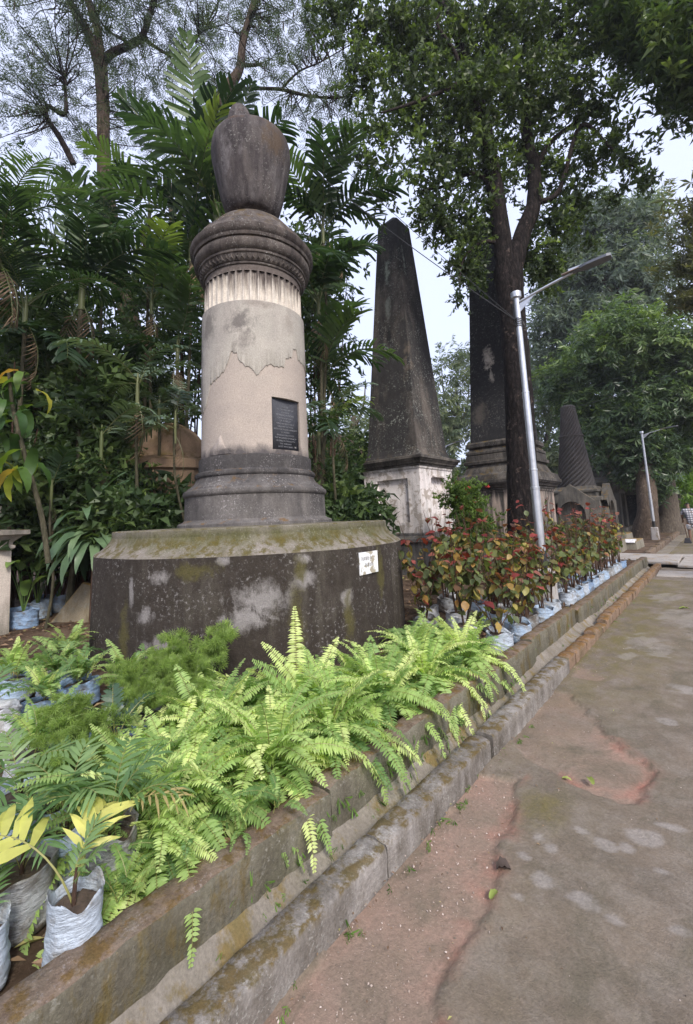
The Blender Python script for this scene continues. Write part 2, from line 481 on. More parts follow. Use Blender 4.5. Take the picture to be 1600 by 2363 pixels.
def make_path():
    def grid(x0, x1, nx, y0, y1, ny):
        return np.meshgrid(np.linspace(x0, x1, nx), np.linspace(y0, y1, ny))
    polyA = [(-1.15, 4.35), (-1.1, 4.16), (-0.95, 3.97), (-0.69, 3.66), (-0.53, 3.44), (-0.47, 3.29), (-0.49, 3.1), (-0.53, 2.97), (-0.6, 2.9), (-0.67, 2.92), (-0.8, 2.96), (-0.96, 3.0), (-1.2, 3.1), (-1.36, 3.28), (-1.36, 4.3)]
    polyB = [(-1.09, 2.87), (-1.05, 2.64), (-1.02, 2.39), (-1.0, 2.19), (-0.93, 2.07), (-0.93, 1.88), (-0.9, 1.70), (-.86, 1.3), (-.9, .6), (-1.36, .6), (-1.36, 2.72)]
    polyC = [(-1.3, 5.1), (-1.1, 5.0), (-1.0, 4.85), (-1.12, 4.7), (-1.3, 4.75)]
    mb = MB(); AT = {k: [] for k in ('worn', 'edge', 'scuff', 'moss')}
    scuffs = [(-.46, 2.69, .10, .06, .5), (-.37, 2.84, .09, .03, .3), (-.6, 2.52, .05, .04, 0), (-.52, 2.55, .04, .05, 0), (-.87, 2.37, .03, .045, 0), (-.88, 2.21, .04, .03, 0), (-.8, 2.34, .03, .03, 0),
              (-.78, 2.13, .05, .05, .4), (-.61, 2.12, .05, .045, .4), (-.38, 2.49, .06, .03, .2), (-.83, 1.98, .03, .02, 0), (-.9, 6.39, .2, .35, 0), (-.71, 6.11, .16, .3, 0), (-.42, 4.95, .12, .12, 0), (-.49, 4.16, .08, .08, 0),
              (-.5, 2.1, .05, .03, 0), (-.72, 2.55, .03, .02, 0), (-.3, 2.2, .05, .03, .5), (-.95, 5.7, .07, .2, 0), (-.6, 8, .3, .7, .2), (-.9, 9.6, .25, .5, 0), (-.3, 7, .2, .4, 0)]
    for (x0, x1, nx, y0, y1, ny) in ((-1.33, .9, 140, .5, 6.7, 380), (-1.33, .9, 60, 6.7, 15.8, 200), (.9, 4.2, 12, .5, 15.8, 60), (-1.33, 4.2, 10, -6, .5, 10), (-1.45, 4.2, 30, 15.8, 60, 120)):
        X, Y = grid(x0, x1, nx, y0, y1, ny)
        w = vnoise(X, Y, 9, 5, 2) * .026
        dA, dB, dC = pdist(X, Y, polyA) + w, pdist(X, Y, polyB) + w, pdist(X, Y, polyC) + w
        sm = lambda d, s: np.clip(d / s, 0, 1)
        worn = np.maximum(np.maximum(sm(dA, .03) * (.35 + .65 * np.exp(-((dA - .06) / .10) ** 2) * (X > -.9)), sm(dB, .03) * (.45 + .5 * np.exp(-(dB / .3) ** 2))), sm(dC, .03) * .6)
        edge = np.maximum(np.exp(-((dA - .03) / .045) ** 2) * (X > -.95) * (Y > 2.93) * (Y < 3.7) * np.clip(.55 + .5 * vnoise(X, Y, 16, 3, 8), 0, 1), np.exp(-((dB - .03) / .05) ** 2) * (X > -1.1) * np.clip(.3 + .6 * vnoise(X, Y, 13, 3, 9), 0, .8))
        sc = np.zeros(X.shape)
        for (cx, cy, rx, ry, rot) in scuffs:
            c, s = math.cos(rot), math.sin(rot)
            u, v = (X - cx) * c + (Y - cy) * s, -(X - cx) * s + (Y - cy) * c
            q = 1 - np.sqrt((u / rx) ** 2 + (v / ry) ** 2) + vnoise(X, Y, 22, 3, int(abs(cx * 100))) * .22
            sc = np.maximum(sc, np.clip(q / .3, 0, 1) * (.36 if cy < 5 else .26))
        mo = np.clip(1.25 - (X + 1.33) / .9, 0, 1) * np.clip((Y - 3.3) / 2, 0.25, 1) * np.where(Y > 11.8, .15, 1)
        mo = np.maximum(mo, np.exp(-(((X + .93) / .13) ** 2 + ((Y - 2.62) / .22) ** 2)) * 1.2)
        mo = np.maximum(mo, (Y > 17) * .8)
        dep = -.02 * np.maximum(sm(dA, .025), sm(dB, .025)) - .007 * sm(dC, .03)
        bd = np.minimum.reduce([X - x0, x1 - X, Y - y0, y1 - Y]); fade = np.clip(bd / .05, 0, 1)
        Z = dep * np.where(X > .8, 0, 1) + vnoise(X, Y, 6, 4, 5) * .0022 * fade
        V = np.stack([X, Y, Z], -1).reshape(-1, 3)
        i = np.arange(ny - 1)[:, None] * nx; k = np.arange(nx - 1)[None]
        F = np.stack([i + k, i + k + 1, i + nx + k + 1, i + nx + k], -1).reshape(-1, 4)
        mb.add(V, F)
        for key, arr in (('worn', worn), ('edge', edge), ('scuff', sc), ('moss', mo)): AT[key].append(arr.ravel())
    o = mb.build("path", M_PATH, smooth=True)
    for k, v in AT.items():
        at = o.data.attributes.new(k, 'FLOAT', 'POINT'); at.data.foreach_set('value', np.concatenate(v).astype(np.float32))
    tag(o, kind='structure')
make_path()

def make_channel():
    prof = [(-1.61, .10), (-1.585, .075), (-1.55, .045), (-1.5, .02), (-1.45, .03)]
    ys = np.arange(-2, 13.9, .06); V = []
    for y in ys:
        for x, z in prof:
            V.append([x, y, z + .012 * math.sin(3.1 * y + x * 20) * (x < -1.48) + rng.normal(0, .003) + .015 * math.sin(1.3 * y)])
    n = len(prof); i = np.arange(len(ys) - 1)[:, None] * n; k = np.arange(n - 1)[None]
    mb = MB(); mb.add(V, np.stack([i + k, i + k + 1, i + n + k + 1, i + n + k], -1).reshape(-1, 4))
    tag(mb.build("drain_channel", M_CHANNEL, smooth=True), kind='structure')
    mb = MB(); box(mb, -1.93, -1.45, 16.6, 60, -.03, .015)
    tag(mb.build("far_drain_channel", M_CHANNEL), kind='structure')
make_channel()

def rough_block(mb, x0, x1, y0, y1, z0, z1, step=.05, amp=.006, mat=0, topmat=None, chip=0.5):
    """a block with uneven faces and worn upper edges, long axis along y"""
    r = min(.014, (x1 - x0) * .2)
    prof = [(x0, z0), (x0, z0 + (z1 - z0) * .35), (x0, z0 + (z1 - z0) * .7), (x0, z1 - r), (x0 + r * .6, z1 - r * .25), (x0 + (x1 - x0) * .35, z1), (x0 + (x1 - x0) * .65, z1), (x1 - r * .6, z1 - r * .25), (x1, z1 - r), (x1, z0 + (z1 - z0) * .7), (x1, z0 + (z1 - z0) * .35), (x1, z0)]
    ny = max(2, int((y1 - y0) / step)) + 1
    ys = np.linspace(y0, y1, ny); n = len(prof); V = []
    cx, cz = (x0 + x1) / 2, (z0 + z1) / 2
    for j, y in enumerate(ys):
        end = .93 if j in (0, ny - 1) else 1
        for x, z in prof:
            ch = 1 - chip * .03 * max(0, rng.normal()) if z > z1 - .03 else 1
            V.append([cx + (x - cx) * end + rng.normal(0, amp * .5), y + rng.normal(0, .003), cz + (z - cz) * (end if z > cz else 1) * ch + rng.normal(0, amp * .35)])
    i = np.arange(ny - 1)[:, None] * n; k = np.arange(n - 1)[None]
    F = np.stack([i + k, i + n + k, i + n + k + 1, i + k + 1], -1).reshape(-1, 4)
    if topmat is None: mb.add(V, F, mat)
    else:
        kk = np.tile(np.arange(n - 1), ny - 1); tp = (kk >= 3) & (kk <= 6)
        nb = mb.n; V = np.array(V)
        mb.add(V, F[~tp], mat); mb.f.append(F[tp] + nb); mb.m.append(np.full(tp.sum(), topmat))
    for e, sgn in ((0, 1), (ny - 1, -1)):
        ring = np.array(V)[e * n:(e + 1) * n]; c = ring.mean(0); idx = np.arange(n)
        T = np.stack([idx, (idx + 1) % n, np.full(n, n)], 1)
        mb.add(np.vstack([ring, c]), T if sgn > 0 else T[:, ::-1], mat)
    return mb

# low kerb beside the path: rendered lengths near the camera, bare bricks farther on
kerb = empty("path_kerb", (-1.395, 1, 0)); tag(kerb, kind='structure')
cuts = [-1.2, .2, 1.75, 2.93]
for a, b in zip(cuts[:-1], cuts[1:]):
    mb = MB(); rough_block(mb, -1.465, -1.33, a + .006, b - .006, -.05, .125, amp=.005)
    mb.build("kerb_block", M_KERB, kerb, smooth=True, origin=(-1.395, 1, 0)).location = (0, 0, 0)
mb = MB(); rough_block(mb, -1.455, -1.32, 2.965, 4.9, -.05, .132, amp=.006)
mb.build("kerb_block", M_KERB, kerb, smooth=True, origin=(-1.395, 1, 0)).location = (0, 0, 0)
y = 4.93; kb = []
while y < 13.95:
    L = .235 + rng.normal(0, .012)
    dz, dx = rng.normal(0, .006), rng.normal(0, .006)
    if rng.random() < .06: dz -= .03
    mb = MB(); rough_block(mb, -1.46 + dx, -1.33 + dx, y + .005, y + L - .005, -.05, .115 + dz, step=.06, amp=.004)
    mb.build("brick", M_BRICK, kerb, smooth=True, origin=(-1.395, 1, 0)).location = (0, 0, 0)
    y += L
# retaining wall of the bed
wall = empty("bed_retaining_wall", (-1.665, 1, 0)); tag(wall, "low algae stained retaining wall holding the fern bed above the drain", "low wall")
wc = [-1.6, .35, 1.68, 3.55, 4.74, 6.5, 8.3, 10.1, 11.6, 13.1, 13.9]
for j, (a, b) in enumerate(zip(wc[:-1], wc[1:])):
    off = [0, 0, -.012, .008, -.02, .01, 0, .006, -.006, .004][j]
    mb = MB(); rough_block(mb, -1.735 + off, -1.595 + off, a + .006, b - .006, -.05, .292 + [0, 0, .01, 0, .012, -.006, 0, .004, 0, 0][j], amp=.006, topmat=1)
    mb.build("wall_length", [M_WALL, M_WALLTOP], wall, smooth=True, origin=(-1.665, 1, 0)).location = (0, 0, 0)
# far kerb beyond the crossing slabs
fk = empty("far_kerb", (-1.87, 16.6, 0)); tag(fk, kind='structure')
y = 16.6
while y < 40:
    L = .5 if y < 26 else 1.2
    mb = MB(); dx = rng.normal(0, .01); rough_block(mb, -1.96 + dx, -1.8 + dx, y + .006, y + L - .006, -.05, .2 + rng.normal(0, .01), step=.15, amp=.006)
    mb.build("kerb_block", M_WALLTOP, fk, smooth=True, origin=(-1.87, 16.6, 0)).location = (0, 0, 0)
    y += L
# concrete slabs that bridge the drain
cross = empty("crossing_slabs", (-1, 15, 0)); tag(cross, kind='structure')
for (x0, x1, y0, y1, z1, rz) in ((-2.9, -.98, 14.1, 16.45, .15, .01), (-.96, .35, 13.95, 16.2, .085, -.02), (.37, 1.9, 13.9, 16.1, .08, .0), (-1.3, .4, 12.3, 13.35, .022, .03), (-1.25, -.1, 16.5, 17.4, .07, .05), (-.08, 1.2, 16.5, 17.6, .06, .0), (.42, 1.9, 12.2, 13.3, .024, -.01)):
    mb = MB(); box(mb, (x0 - x1) / 2, (x1 - x0) / 2, (y0 - y1) / 2, (y1 - y0) / 2, -.06, 0)
    o = mb.build("concrete_slab", M_SLAB, cross); o.location = ((x0 + x1) / 2 + 1, (y0 + y1) / 2 - 15, z1); o.rotation_euler = (0, rng.normal(0, .004), rz); bevel(o, .012)

# ------------------------------------------------------------------ round monument with the urn
CX, CY = -4.962, 3.881
M_DRUM = stone("drum_stained_render", (.15, .135, .115), (.07, .062, .042), dark=(.02, .016, .013), dark_amt=.72, dark_soft=.26, streak=.3, moss=(.05, .045, .014), moss_amt=.0, lichen=.42, scale=1.15, seed=12, bump=.8, zdark=[(.1, .03), (.45, .02), (.9, .0), (1.3, .0)], lich_col=(.42, .40, .40), patches=[(-3.39, 2.67, 0.88, 0.34, 0.2, (.33, .31, .305), .62), (-3.46, 2.57, 0.72, 0.25, 0.14, (.33, .31, .305), .62), (-3.16, 3.04, 1.02, 0.16, 0.1, (.33, .31, .305), .62), (-4.13, 2.07, 1.114, 0.16, 0.1, (.33, .31, .305), .62), (-4.29, 2.01, 0.75, 0.13, 0.12, (.33, .31, .305), .62), (-3.16, 3.03, 1.23, 0.09, 0.05, (.33, .31, .305), .62), (-3.01, 3.48, 0.8, 0.1, 0.12, (.33, .31, .305), .62), (-4.08, 2.1, 0.45, 0.25, 0.2, (.33, .31, .305), .62), (-3.6, 2.4, 1.25, 0.1, 0.05, (.33, .31, .305), .62), (-4.47, 1.95, 1.0, 0.05, 0.25, (.33, .31, .305), .62), (-3.19, 2.97, 0.6, 0.1, 0.5, (.085, .075, .028), .8), (-3.18, 2.99, 1.15, 0.08, 0.14, (.085, .075, .028), .8), (-4.58, 1.93, 0.5, 0.1, 0.55, (.085, .075, .028), .8), (-2.98, 4.05, 1.0, 0.09, 0.4, (.085, .075, .028), .8), (-3.8, 2.25, 1.18, 0.3, 0.1, (.085, .075, .028), .8), (-3.02, 3.5, 0.55, 0.08, 0.4, (.085, .075, .028), .8)])
M_DRUMTOP = stone("drum_shoulder_render", (.25, .225, .20), (.17, .15, .13), dark=(.05, .048, .022), dark_amt=.42, dark_soft=.35, streak=.1, moss=(.05, .055, .014), moss_amt=.0, up_moss=.5, lichen=.4, scale=2.2, seed=14, bump=.9, zdark=[(1.28, -.12), (1.36, -.04), (1.42, .10), (1.5, .17), (1.58, -.03)])
M_BASE = stone("blackened_plinth_render", (.20, .185, .175), (.13, .12, .112), dark=(.03, .028, .028), dark_amt=.6, dark_soft=.3, streak=.25, lichen=.7, up_moss=.25, moss=(.08, .06, .02), scale=1.7, seed=18, bump=.5, zdark=[(1.55, -.06), (2.0, -.03), (2.25, .05), (2.35, .12), (2.6, .12)], lich_col=(.42, .4, .4))
M_SHAFT_U = stone("cream_lime_plaster", (.42, .39, .345), (.34, .32, .285), dark=(.12, .105, .10), dark_amt=.26, dark_soft=.34, streak=.3, lichen=.0, scale=1.15, seed=22.7, bump=.25, zdark=[(3.4, -.12), (3.9, -.06), (4.25, .0), (4.55, .04)], patches=[(-4.5, 3.29, 4.25, .26, .26, (.12, .11, .105), .8), (-4.47, 3.31, 3.98, .16, .26, (.15, .135, .125), .7), (-5.0, 3.13, 4.3, .22, .4, (.13, .12, .11), .7), (-4.32, 3.48, 4.5, .3, .08, (.2, .17, .15), .6), (-5.25, 3.2, 3.6, .14, 1.1, (.15, .14, .14), .7), (-4.22, 3.9, 4.3, .1, .3, (.25, .22, .19), .5)])
M_SHAFT_L = stone("ochre_under_plaster", (.40, .345, .30), (.35, .305, .27), dark=(.05, .045, .045), dark_amt=.32, dark_soft=.22, streak=.2, lichen=.0, scale=1.3, seed=27, bump=.35, zdark=[(2.45, .25), (2.56, .08), (2.66, -.12), (3.0, -.2), (4.6, -.2)], patches=[(-4.3, 3.5, 3.45, .3, .14, (.36, .32, .28), .6), (-4.45, 3.3, 3.5, .2, .12, (.4, .35, .3), .5), (-5.3, 3.25, 3.0, .12, .8, (.2, .18, .17), .6), (-4.69, 3.18, 2.52, .2, .05, (.06, .055, .055), .8)])
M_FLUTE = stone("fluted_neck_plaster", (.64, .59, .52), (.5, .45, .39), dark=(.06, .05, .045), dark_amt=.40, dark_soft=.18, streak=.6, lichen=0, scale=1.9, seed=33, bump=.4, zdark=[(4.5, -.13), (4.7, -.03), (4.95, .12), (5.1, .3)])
M_CAP = stone("blackened_capital_render", (.24, .21, .19), (.15, .125, .11), dark=(.024, .02, .019), dark_amt=.66, dark_soft=.32, streak=.3, moss=(.05, .045, .018), up_moss=.34, lichen=.65, scale=1.7, seed=41, bump=.6)
M_URN = stone("blackened_urn_render", (.22, .205, .20), (.13, .11, .095), dark=(.028, .024, .025), dark_amt=.68, dark_soft=.34, streak=.65, moss=(.055, .04, .02), moss_amt=.0, up_moss=.4, lichen=.5, scale=1.3, seed=47, bump=.45, vstretch=.2, patches=[(-4.84, 3.31, 6.8, .12, .5, (.2, .185, .19), .7), (-4.6, 3.42, 6.75, .07, .4, (.22, .205, .21), .6), (-4.38, 3.85, 7.2, .25, .4, (.10, .07, .045), .7), (-5.06, 3.31, 6.45, .2, .15, (.16, .14, .12), .6)])

um = empty("urn_column_monument", (CX, CY, .15), label="round column monument topped by a big dark urn, on a wide mossy drum", cat="monument")
def part_at(o, parent):
    o.location = (o.location[0] - parent.location[0], o.location[1] - parent.location[1], o.location[2] - parent.location[2])
    return o
def lbuild(mb, name, mats, parent, smooth=True, **k):
    o = mb.build(name, mats, parent, smooth=smooth, origin=tuple(parent.location), **k)
    o.location = (0, 0, 0); return o
def smooth_angle(o, a=35):
    md = o.modifiers.new('edge', 'EDGE_SPLIT'); md.split_angle = R_(a); return o

def facet(th, z):
    k = 2 * np.pi / 12; t = (th + .2) % k - k / 2
    return 1 + .28 * (np.cos(k / 2) / np.cos(t) - 1) + .0025 * np.sin(7 * th + z * 3) + .0015 * np.sin(23 * th + 5 * z)
mb = MB(); zz = np.linspace(0, 1.27, 14)
lathe(mb, [(2.01 - .012 * z, z) for z in zz] + [(1.995, 1.295)], CX, CY, 144, 0, facet, cap=False)
lathe(mb, [(1.995, 1.295), (1.985, 1.312), (1.93, 1.345), (1.87, 1.395), (1.83, 1.45), (1.812, 1.495)], CX, CY, 144, 1, facet, cap=False)
smooth_angle(lbuild(mb, "drum", [M_DRUM, M_DRUMTOP], um), 28)
mb = MB(); lathe(mb, [(1.815, 1.48), (1.812, 1.555), (1.80, 1.565), (1.2, 1.572), (.2, 1.575)], CX, CY, 144, 0, facet)
smooth_angle(lbuild(mb, "top_ledge", [M_DRUMTOP], um), 30)
mb = MB()
lathe(mb, [(1.05, 1.56), (1.05, 1.605), (1.035, 1.62), (.985, 1.64), (.962, 1.66), (.957, 1.95), (.965, 1.957), (.982, 1.975), (.985, 2.0), (.98, 2.025), (.955, 2.045), (.935, 2.06), (.932, 2.07), (.885, 2.10), (.845, 2.135), (.82, 2.18), (.812, 2.205), (.826, 2.215), (.834, 2.24), (.828, 2.268), (.805, 2.285), (.782, 2.29), (.78, 2.45), (.775, 2.47), (.74, 2.48)], CX, CY, 128)
smooth_angle(lbuild(mb, "moulded_base", [M_BASE], um), 40)

# shaft: core coat with the tablet niche, and the outer plaster coat that has fallen away below a ragged edge
crack = [(-106.7, 3.097), (-96.4, 3.191), (-90.7, 3.388), (-89.6, 3.446), (-77.6, 3.512), (-70.4, 3.578), (-66.4, 3.661), (-63.9, 3.763), (-61.4, 3.835), (-55.5, 3.796), (-54.4, 3.719), (-47.7, 3.624), (-41.2, 3.593), (-36.9, 3.504), (-34.2, 3.513), (-30.2, 3.592), (-23.3, 3.662), (-16.2, 3.637), (-7.0, 3.659), (-4.6, 3.776), (4.0, 3.829), (7.1, 3.953), (12.0, 3.982), (15.8, 3.836), (29.4, 3.821)]
N0, N1, NZ0, NZ1 = -21.7, 14.5, 2.53, 3.225
def shaft_r(z): return .748 - (z - 2.48) * .0105
def make_shaft():
    th = np.concatenate([np.linspace(-110, N0, 40), np.linspace(N0, N1, 15)[1:], np.linspace(N1, 250, 100)[1:-1]])
    zs = np.concatenate([np.linspace(2.46, NZ0, 3), np.linspace(NZ0, NZ1, 12)[1:], np.linspace(NZ1, 4.54, 18)[1:]])
    r = math.radians
    V = [[CX + (shaft_r(z)) * math.cos(r(t)), CY + (shaft_r(z)) * math.sin(r(t)), z] for z in zs for t in th]
    n = len(th); F = []
    for j in range(len(zs) - 1):
        for k in range(n):
            t = th[k]
            if N0 - .01 <= t < N1 - .01 and NZ0 - .001 <= zs[j] < NZ1 - .001: continue
            F.append([j * n + k, j * n + (k + 1) % n, (j + 1) * n + (k + 1) % n, (j + 1) * n + k])
    mb = MB(); mb.add(V, np.array(F))
    # niche: flat back cut into the drum, with side, top and bottom reveals
    ca = (N0 + N1) / 2; back = .60 * .745 + .235
    ux, uy = math.cos(r(ca)), math.sin(r(ca)); tx, ty = -uy, ux
    hw = .745 * math.sin(r((N1 - N0) / 2))
    D = .655
    B = lambda s, z: [CX + ux * D + tx * s, CY + uy * D + ty * s, z]
    def P(t, z): return [CX + shaft_r(z) * math.cos(r(t)), CY + shaft_r(z) * math.sin(r(t)), z]
    tt = np.linspace(N0, N1, 15); ss = [.745 * math.sin(r(t - ca)) for t in tt]
    for z, flip in ((NZ0, 0), (NZ1, 1)):
        v = [P(t, z) for t in tt] + [B(s, z) for s in ss]
        f = np.array([[i, i + 1, i + 16, i + 15] for i in range(14)])
        mb.add(v, f if not flip else f[:, ::-1])
    for t, s, fl in ((N0, -hw, 0), (N1, hw, 1)):
        v = [P(t, NZ0), P(t, NZ1), B(s, NZ1), B(s, NZ0)]
        mb.add(v, np.array([[0, 1, 2, 3]]) if fl == 0 else np.array([[3, 2, 1, 0]]))
    sh = lbuild(mb, "shaft", [M_SHAFT_L], um)
    smooth_angle(sh, 40)
    # outer coat
    ct = np.array(crack)
    T_ = np.concatenate([np.linspace(-108, 31, 420), np.linspace(31, 252, 60)[1:]])
    zc = np.interp(T_, ct[:, 0], ct[:, 1])
    back_ = T_ > 29.4
    zc[back_] = 3.82 - .7 * (T_[back_] - 29.4) / 222.6
    zc = zc + rng.normal(0, .004, len(T_)) + .008 * np.sin(T_ * 1.1)
    rows = [0, .004, .3, .6, 1.0]
    V = []
    for q, w in enumerate([None] + rows):
        for t, z0 in zip(T_, zc):
            if w is None: rr, z = shaft_r(z0) - .004, z0 - .001
            else:
                z = z0 + w * (4.535 - z0); rr = shaft_r(z) + .011 * (1 if w else .75)
            V.append([CX + rr * math.cos(r(t)), CY + rr * math.sin(r(t)), z])
    n = len(T_); F = [[j * n + k, j * n + k + 1, (j + 1) * n + k + 1, (j + 1) * n + k] for j in range(len(rows)) for k in range(n - 1)]
    mb = MB(); mb.add(V, np.array(F))
    # fold the top of the coat back to the neck
    tv = [[CX + rr * math.cos(r(t)), CY + rr * math.sin(r(t)), z] for rr, z in ((shaft_r(4.535) + .011, 4.535), (.69, 4.55)) for t in np.linspace(-108, 252, 120)]
    mb.add(tv, np.array([[k, k + 1, 120 + k + 1, 120 + k] for k in range(119)]))
    smooth_angle(lbuild(mb, "upper_plaster", [M_SHAFT_U], um), 50)
    # small surviving scab of the outer coat at the foot
    sp = [(-87.9, 2.5), (-84, 2.6), (-79.4, 2.644), (-77, 2.69), (-74.3, 2.73), (-72, 2.66), (-69.6, 2.586), (-66, 2.53), (-62.3, 2.49)]
    V = []; 
    for t, z in sp:
        V += [[CX + rr * math.cos(r(t)), CY + rr * math.sin(r(t)), zq] for rr, zq in ((.749 + .008, 2.485), (shaft_r(z) + .008, z), (shaft_r(z) - .003, z + .003))]
    mb = MB(); mb.add(V, np.array([[3 * k + q, 3 * k + 3 + q, 3 * k + 4 + q, 3 * k + 1 + q] for k in range(len(sp) - 1) for q in (0, 1)]))
    lbuild(mb, "plaster_scab", [M_SHAFT_L], um)
    # slate tablet with its worn inscription
    mslate = stone("slate_tablet", (.075, .08, .095), (.05, .052, .06), dark=(.02, .02, .024), dark_amt=.3, dark_soft=.4, scale=2, bump=.15, lichen=.3, lich_col=(.2, .2, .22), seed=3)
    mins = simple("worn_cut_letters", (.17, .175, .19), .9, objspace=False, nscale=60, namt=.9)
    mb = MB(); W = hw - .012
    v = [B(-W, NZ0 + .012), B(W, NZ0 + .012), B(W, NZ1 - .004), B(-W, NZ1 - .004)]
    v = [[a[0] + ux * .004, a[1] + uy * .004, a[2]] for a in v] + [[a[0] + ux * .03, a[1] + uy * .03, a[2]] for a in v]
    mb.add(v, BOXF)
    tb = lbuild(mb, "slate_tablet", [mslate], um)
    lines = ["SACRED", "TO THE MEMORY OF", "CAPTAIN", "EDWARD COOKE", "CAPTAIN OF H.M.S.", "LA SYBELLE", "WHO RECEIVED IN A", "GALLANT ACTION", "WITH THE FRENCH FRIGATE", "LA FORTE", "IN BALASORE ROADS", "THE WOUNDS OF WHICH", "HE DIED IN CALCUTTA", "THE XXIII MAY", "AGED XXVI YEARS"]
    z = NZ1 - .115
    base = tb
    for i, s in enumerate(lines + ["73."]):
        last = i == len(lines)
        cu = bpy.data.curves.new("inscription", 'FONT'); cu.body = s; cu.size = .036 if i in (3, 5) else .03
        cu.align_x = 'CENTER'; cu.extrude = .001; cu.space_line = 1
        tmp = bpy.data.objects.new("tmp", cu); COL.objects.link(tmp)
        dg = bpy.context.evaluated_depsgraph_get(); me = bpy.data.meshes.new_from_object(tmp.evaluated_get(dg))
        bpy.data.objects.remove(tmp)
        me.materials.clear(); me.materials.append(mins)
        if last: me.materials[0] = simple("painted_number", (.5, .5, .48), .9)
        o = link_mesh("inscription_line" if not last else "painted_number", me, base)
        w = max(.001, me.vertices and max(vv.co.x for vv in me.vertices) * 2)
        k = min(1.0, (2 * W - .05) / w)
        zz_ = z if not last else NZ0 + .045
        off = 0 if not last else W - .055
        Mx = Matrix(((tx, 0, ux, 0), (ty, 0, uy, 0), (0, 1, 0, 0), (0, 0, 0, 1)))
        p = Vector((CX + ux * (D + .0315) + tx * off, CY + uy * (D + .0315) + ty * off, zz_)) - Vector(um.location)
        o.matrix_local = Matrix.Translation(p) @ Mx @ Matrix.Scale(k, 4)
        z -= .0385
make_shaft()

nfl = 44
def flute(th, z):
    u = (th * nfl / (2 * np.pi)) % 1
    d = np.abs(u - .5) * 2
    return np.where(d < .8, 1 - .045 * np.sqrt(np.clip(1 - (d / .8) ** 2, 0, 1)), 1.0)
mb = MB()
lathe(mb, [(.705, 4.53), (.702, 4.98)], CX, CY, nfl * 10, 0, flute, cap=False)
lathe(mb, [(.702, 4.98), (.700, 4.99), (.698, 5.10)], CX, CY, nfl * 2, 0, None, cap=False)
lbuild(mb, "fluted_neck", [M_FLUTE], um, smooth=False)
mb = MB()
lathe(mb, [(.69, 5.07), (.715, 5.075), (.722, 5.09), (.72, 5.105), (.735, 5.11), (.755, 5.145), (.775, 5.20), (.79, 5.205), (.795, 5.225), (.79, 5.24), (.80, 5.245), (.832, 5.27), (.85, 5.32), (.85, 5.365), (.835, 5.39), (.833, 5.402), (.858, 5.405), (.865, 5.42), (.868, 5.45), (.89, 5.47), (.905, 5.50), (.907, 5.555), (.895, 5.56), (.83, 5.66), (.80, 5.70), (.795, 5.715), (.70, 5.80), (.66, 5.86), (.655, 5.875), (.567, 5.98), (.47, 6.06), (.40, 6.11), (.30, 6.14), (.2, 6.15)], CX, CY, 128)
smooth_angle(lbuild(mb, "capital", [M_CAP], um), 38)
mb = MB(); nt = 66      # zigzag moulding under the capital
for k in range(nt):
    a = 2 * math.pi * k / nt; h = math.pi / nt
    P = lambda aa, rr, z: [CX + rr * math.cos(aa), CY + rr * math.sin(aa), z]
    mb.add([P(a - h * .85, .742, 5.118), P(a + h * .85, .742, 5.118), P(a, .782, 5.196), P(a, .776, 5.145)], np.array([[0, 1, 3], [1, 2, 3], [2, 0, 3]]))
tag(lbuild(mb, "zigzag_moulding", [M_CAP], um, smooth=False), kind='stuff')
mb = MB()
lathe(mb, [(.26, 6.12), (.265, 6.16), (.245, 6.185), (.19, 6.2), (.185, 6.23), (.21, 6.235), (.33, 6.24), (.375, 6.275), (.423, 6.37), (.479, 6.56), (.537, 6.84), (.567, 7.0), (.592, 7.12), (.607, 7.22), (.609, 7.31), (.602, 7.39), (.588, 7.45), (.565, 7.49), (.53, 7.515), (.45, 7.535), (.2, 7.56)], CX, CY, 96, 0, lambda th, z: 1 + .006 * np.sin(3 * th + z) + .003 * np.sin(9 * th + 4 * z))
smooth_angle(lbuild(mb, "urn", [M_URN], um), 40)
mb = MB()
fo = np.array([math.cos(R_(228)), math.sin(R_(228))]) * .17      # the finial stands off centre
lathe(mb, [(.29, 7.5), (.29, 7.56), (.24, 7.6), (.225, 7.75), (.205, 7.9), (.17, 8.03), (.12, 8.13), (.05, 8.19)], CX + fo[0], CY + fo[1], 32, 0, lambda th, z: 1 + .05 * np.sin(2 * th + z * 2) + .02 * np.sin(7 * th))
lbuild(mb, "broken_finial", [M_URN], um)
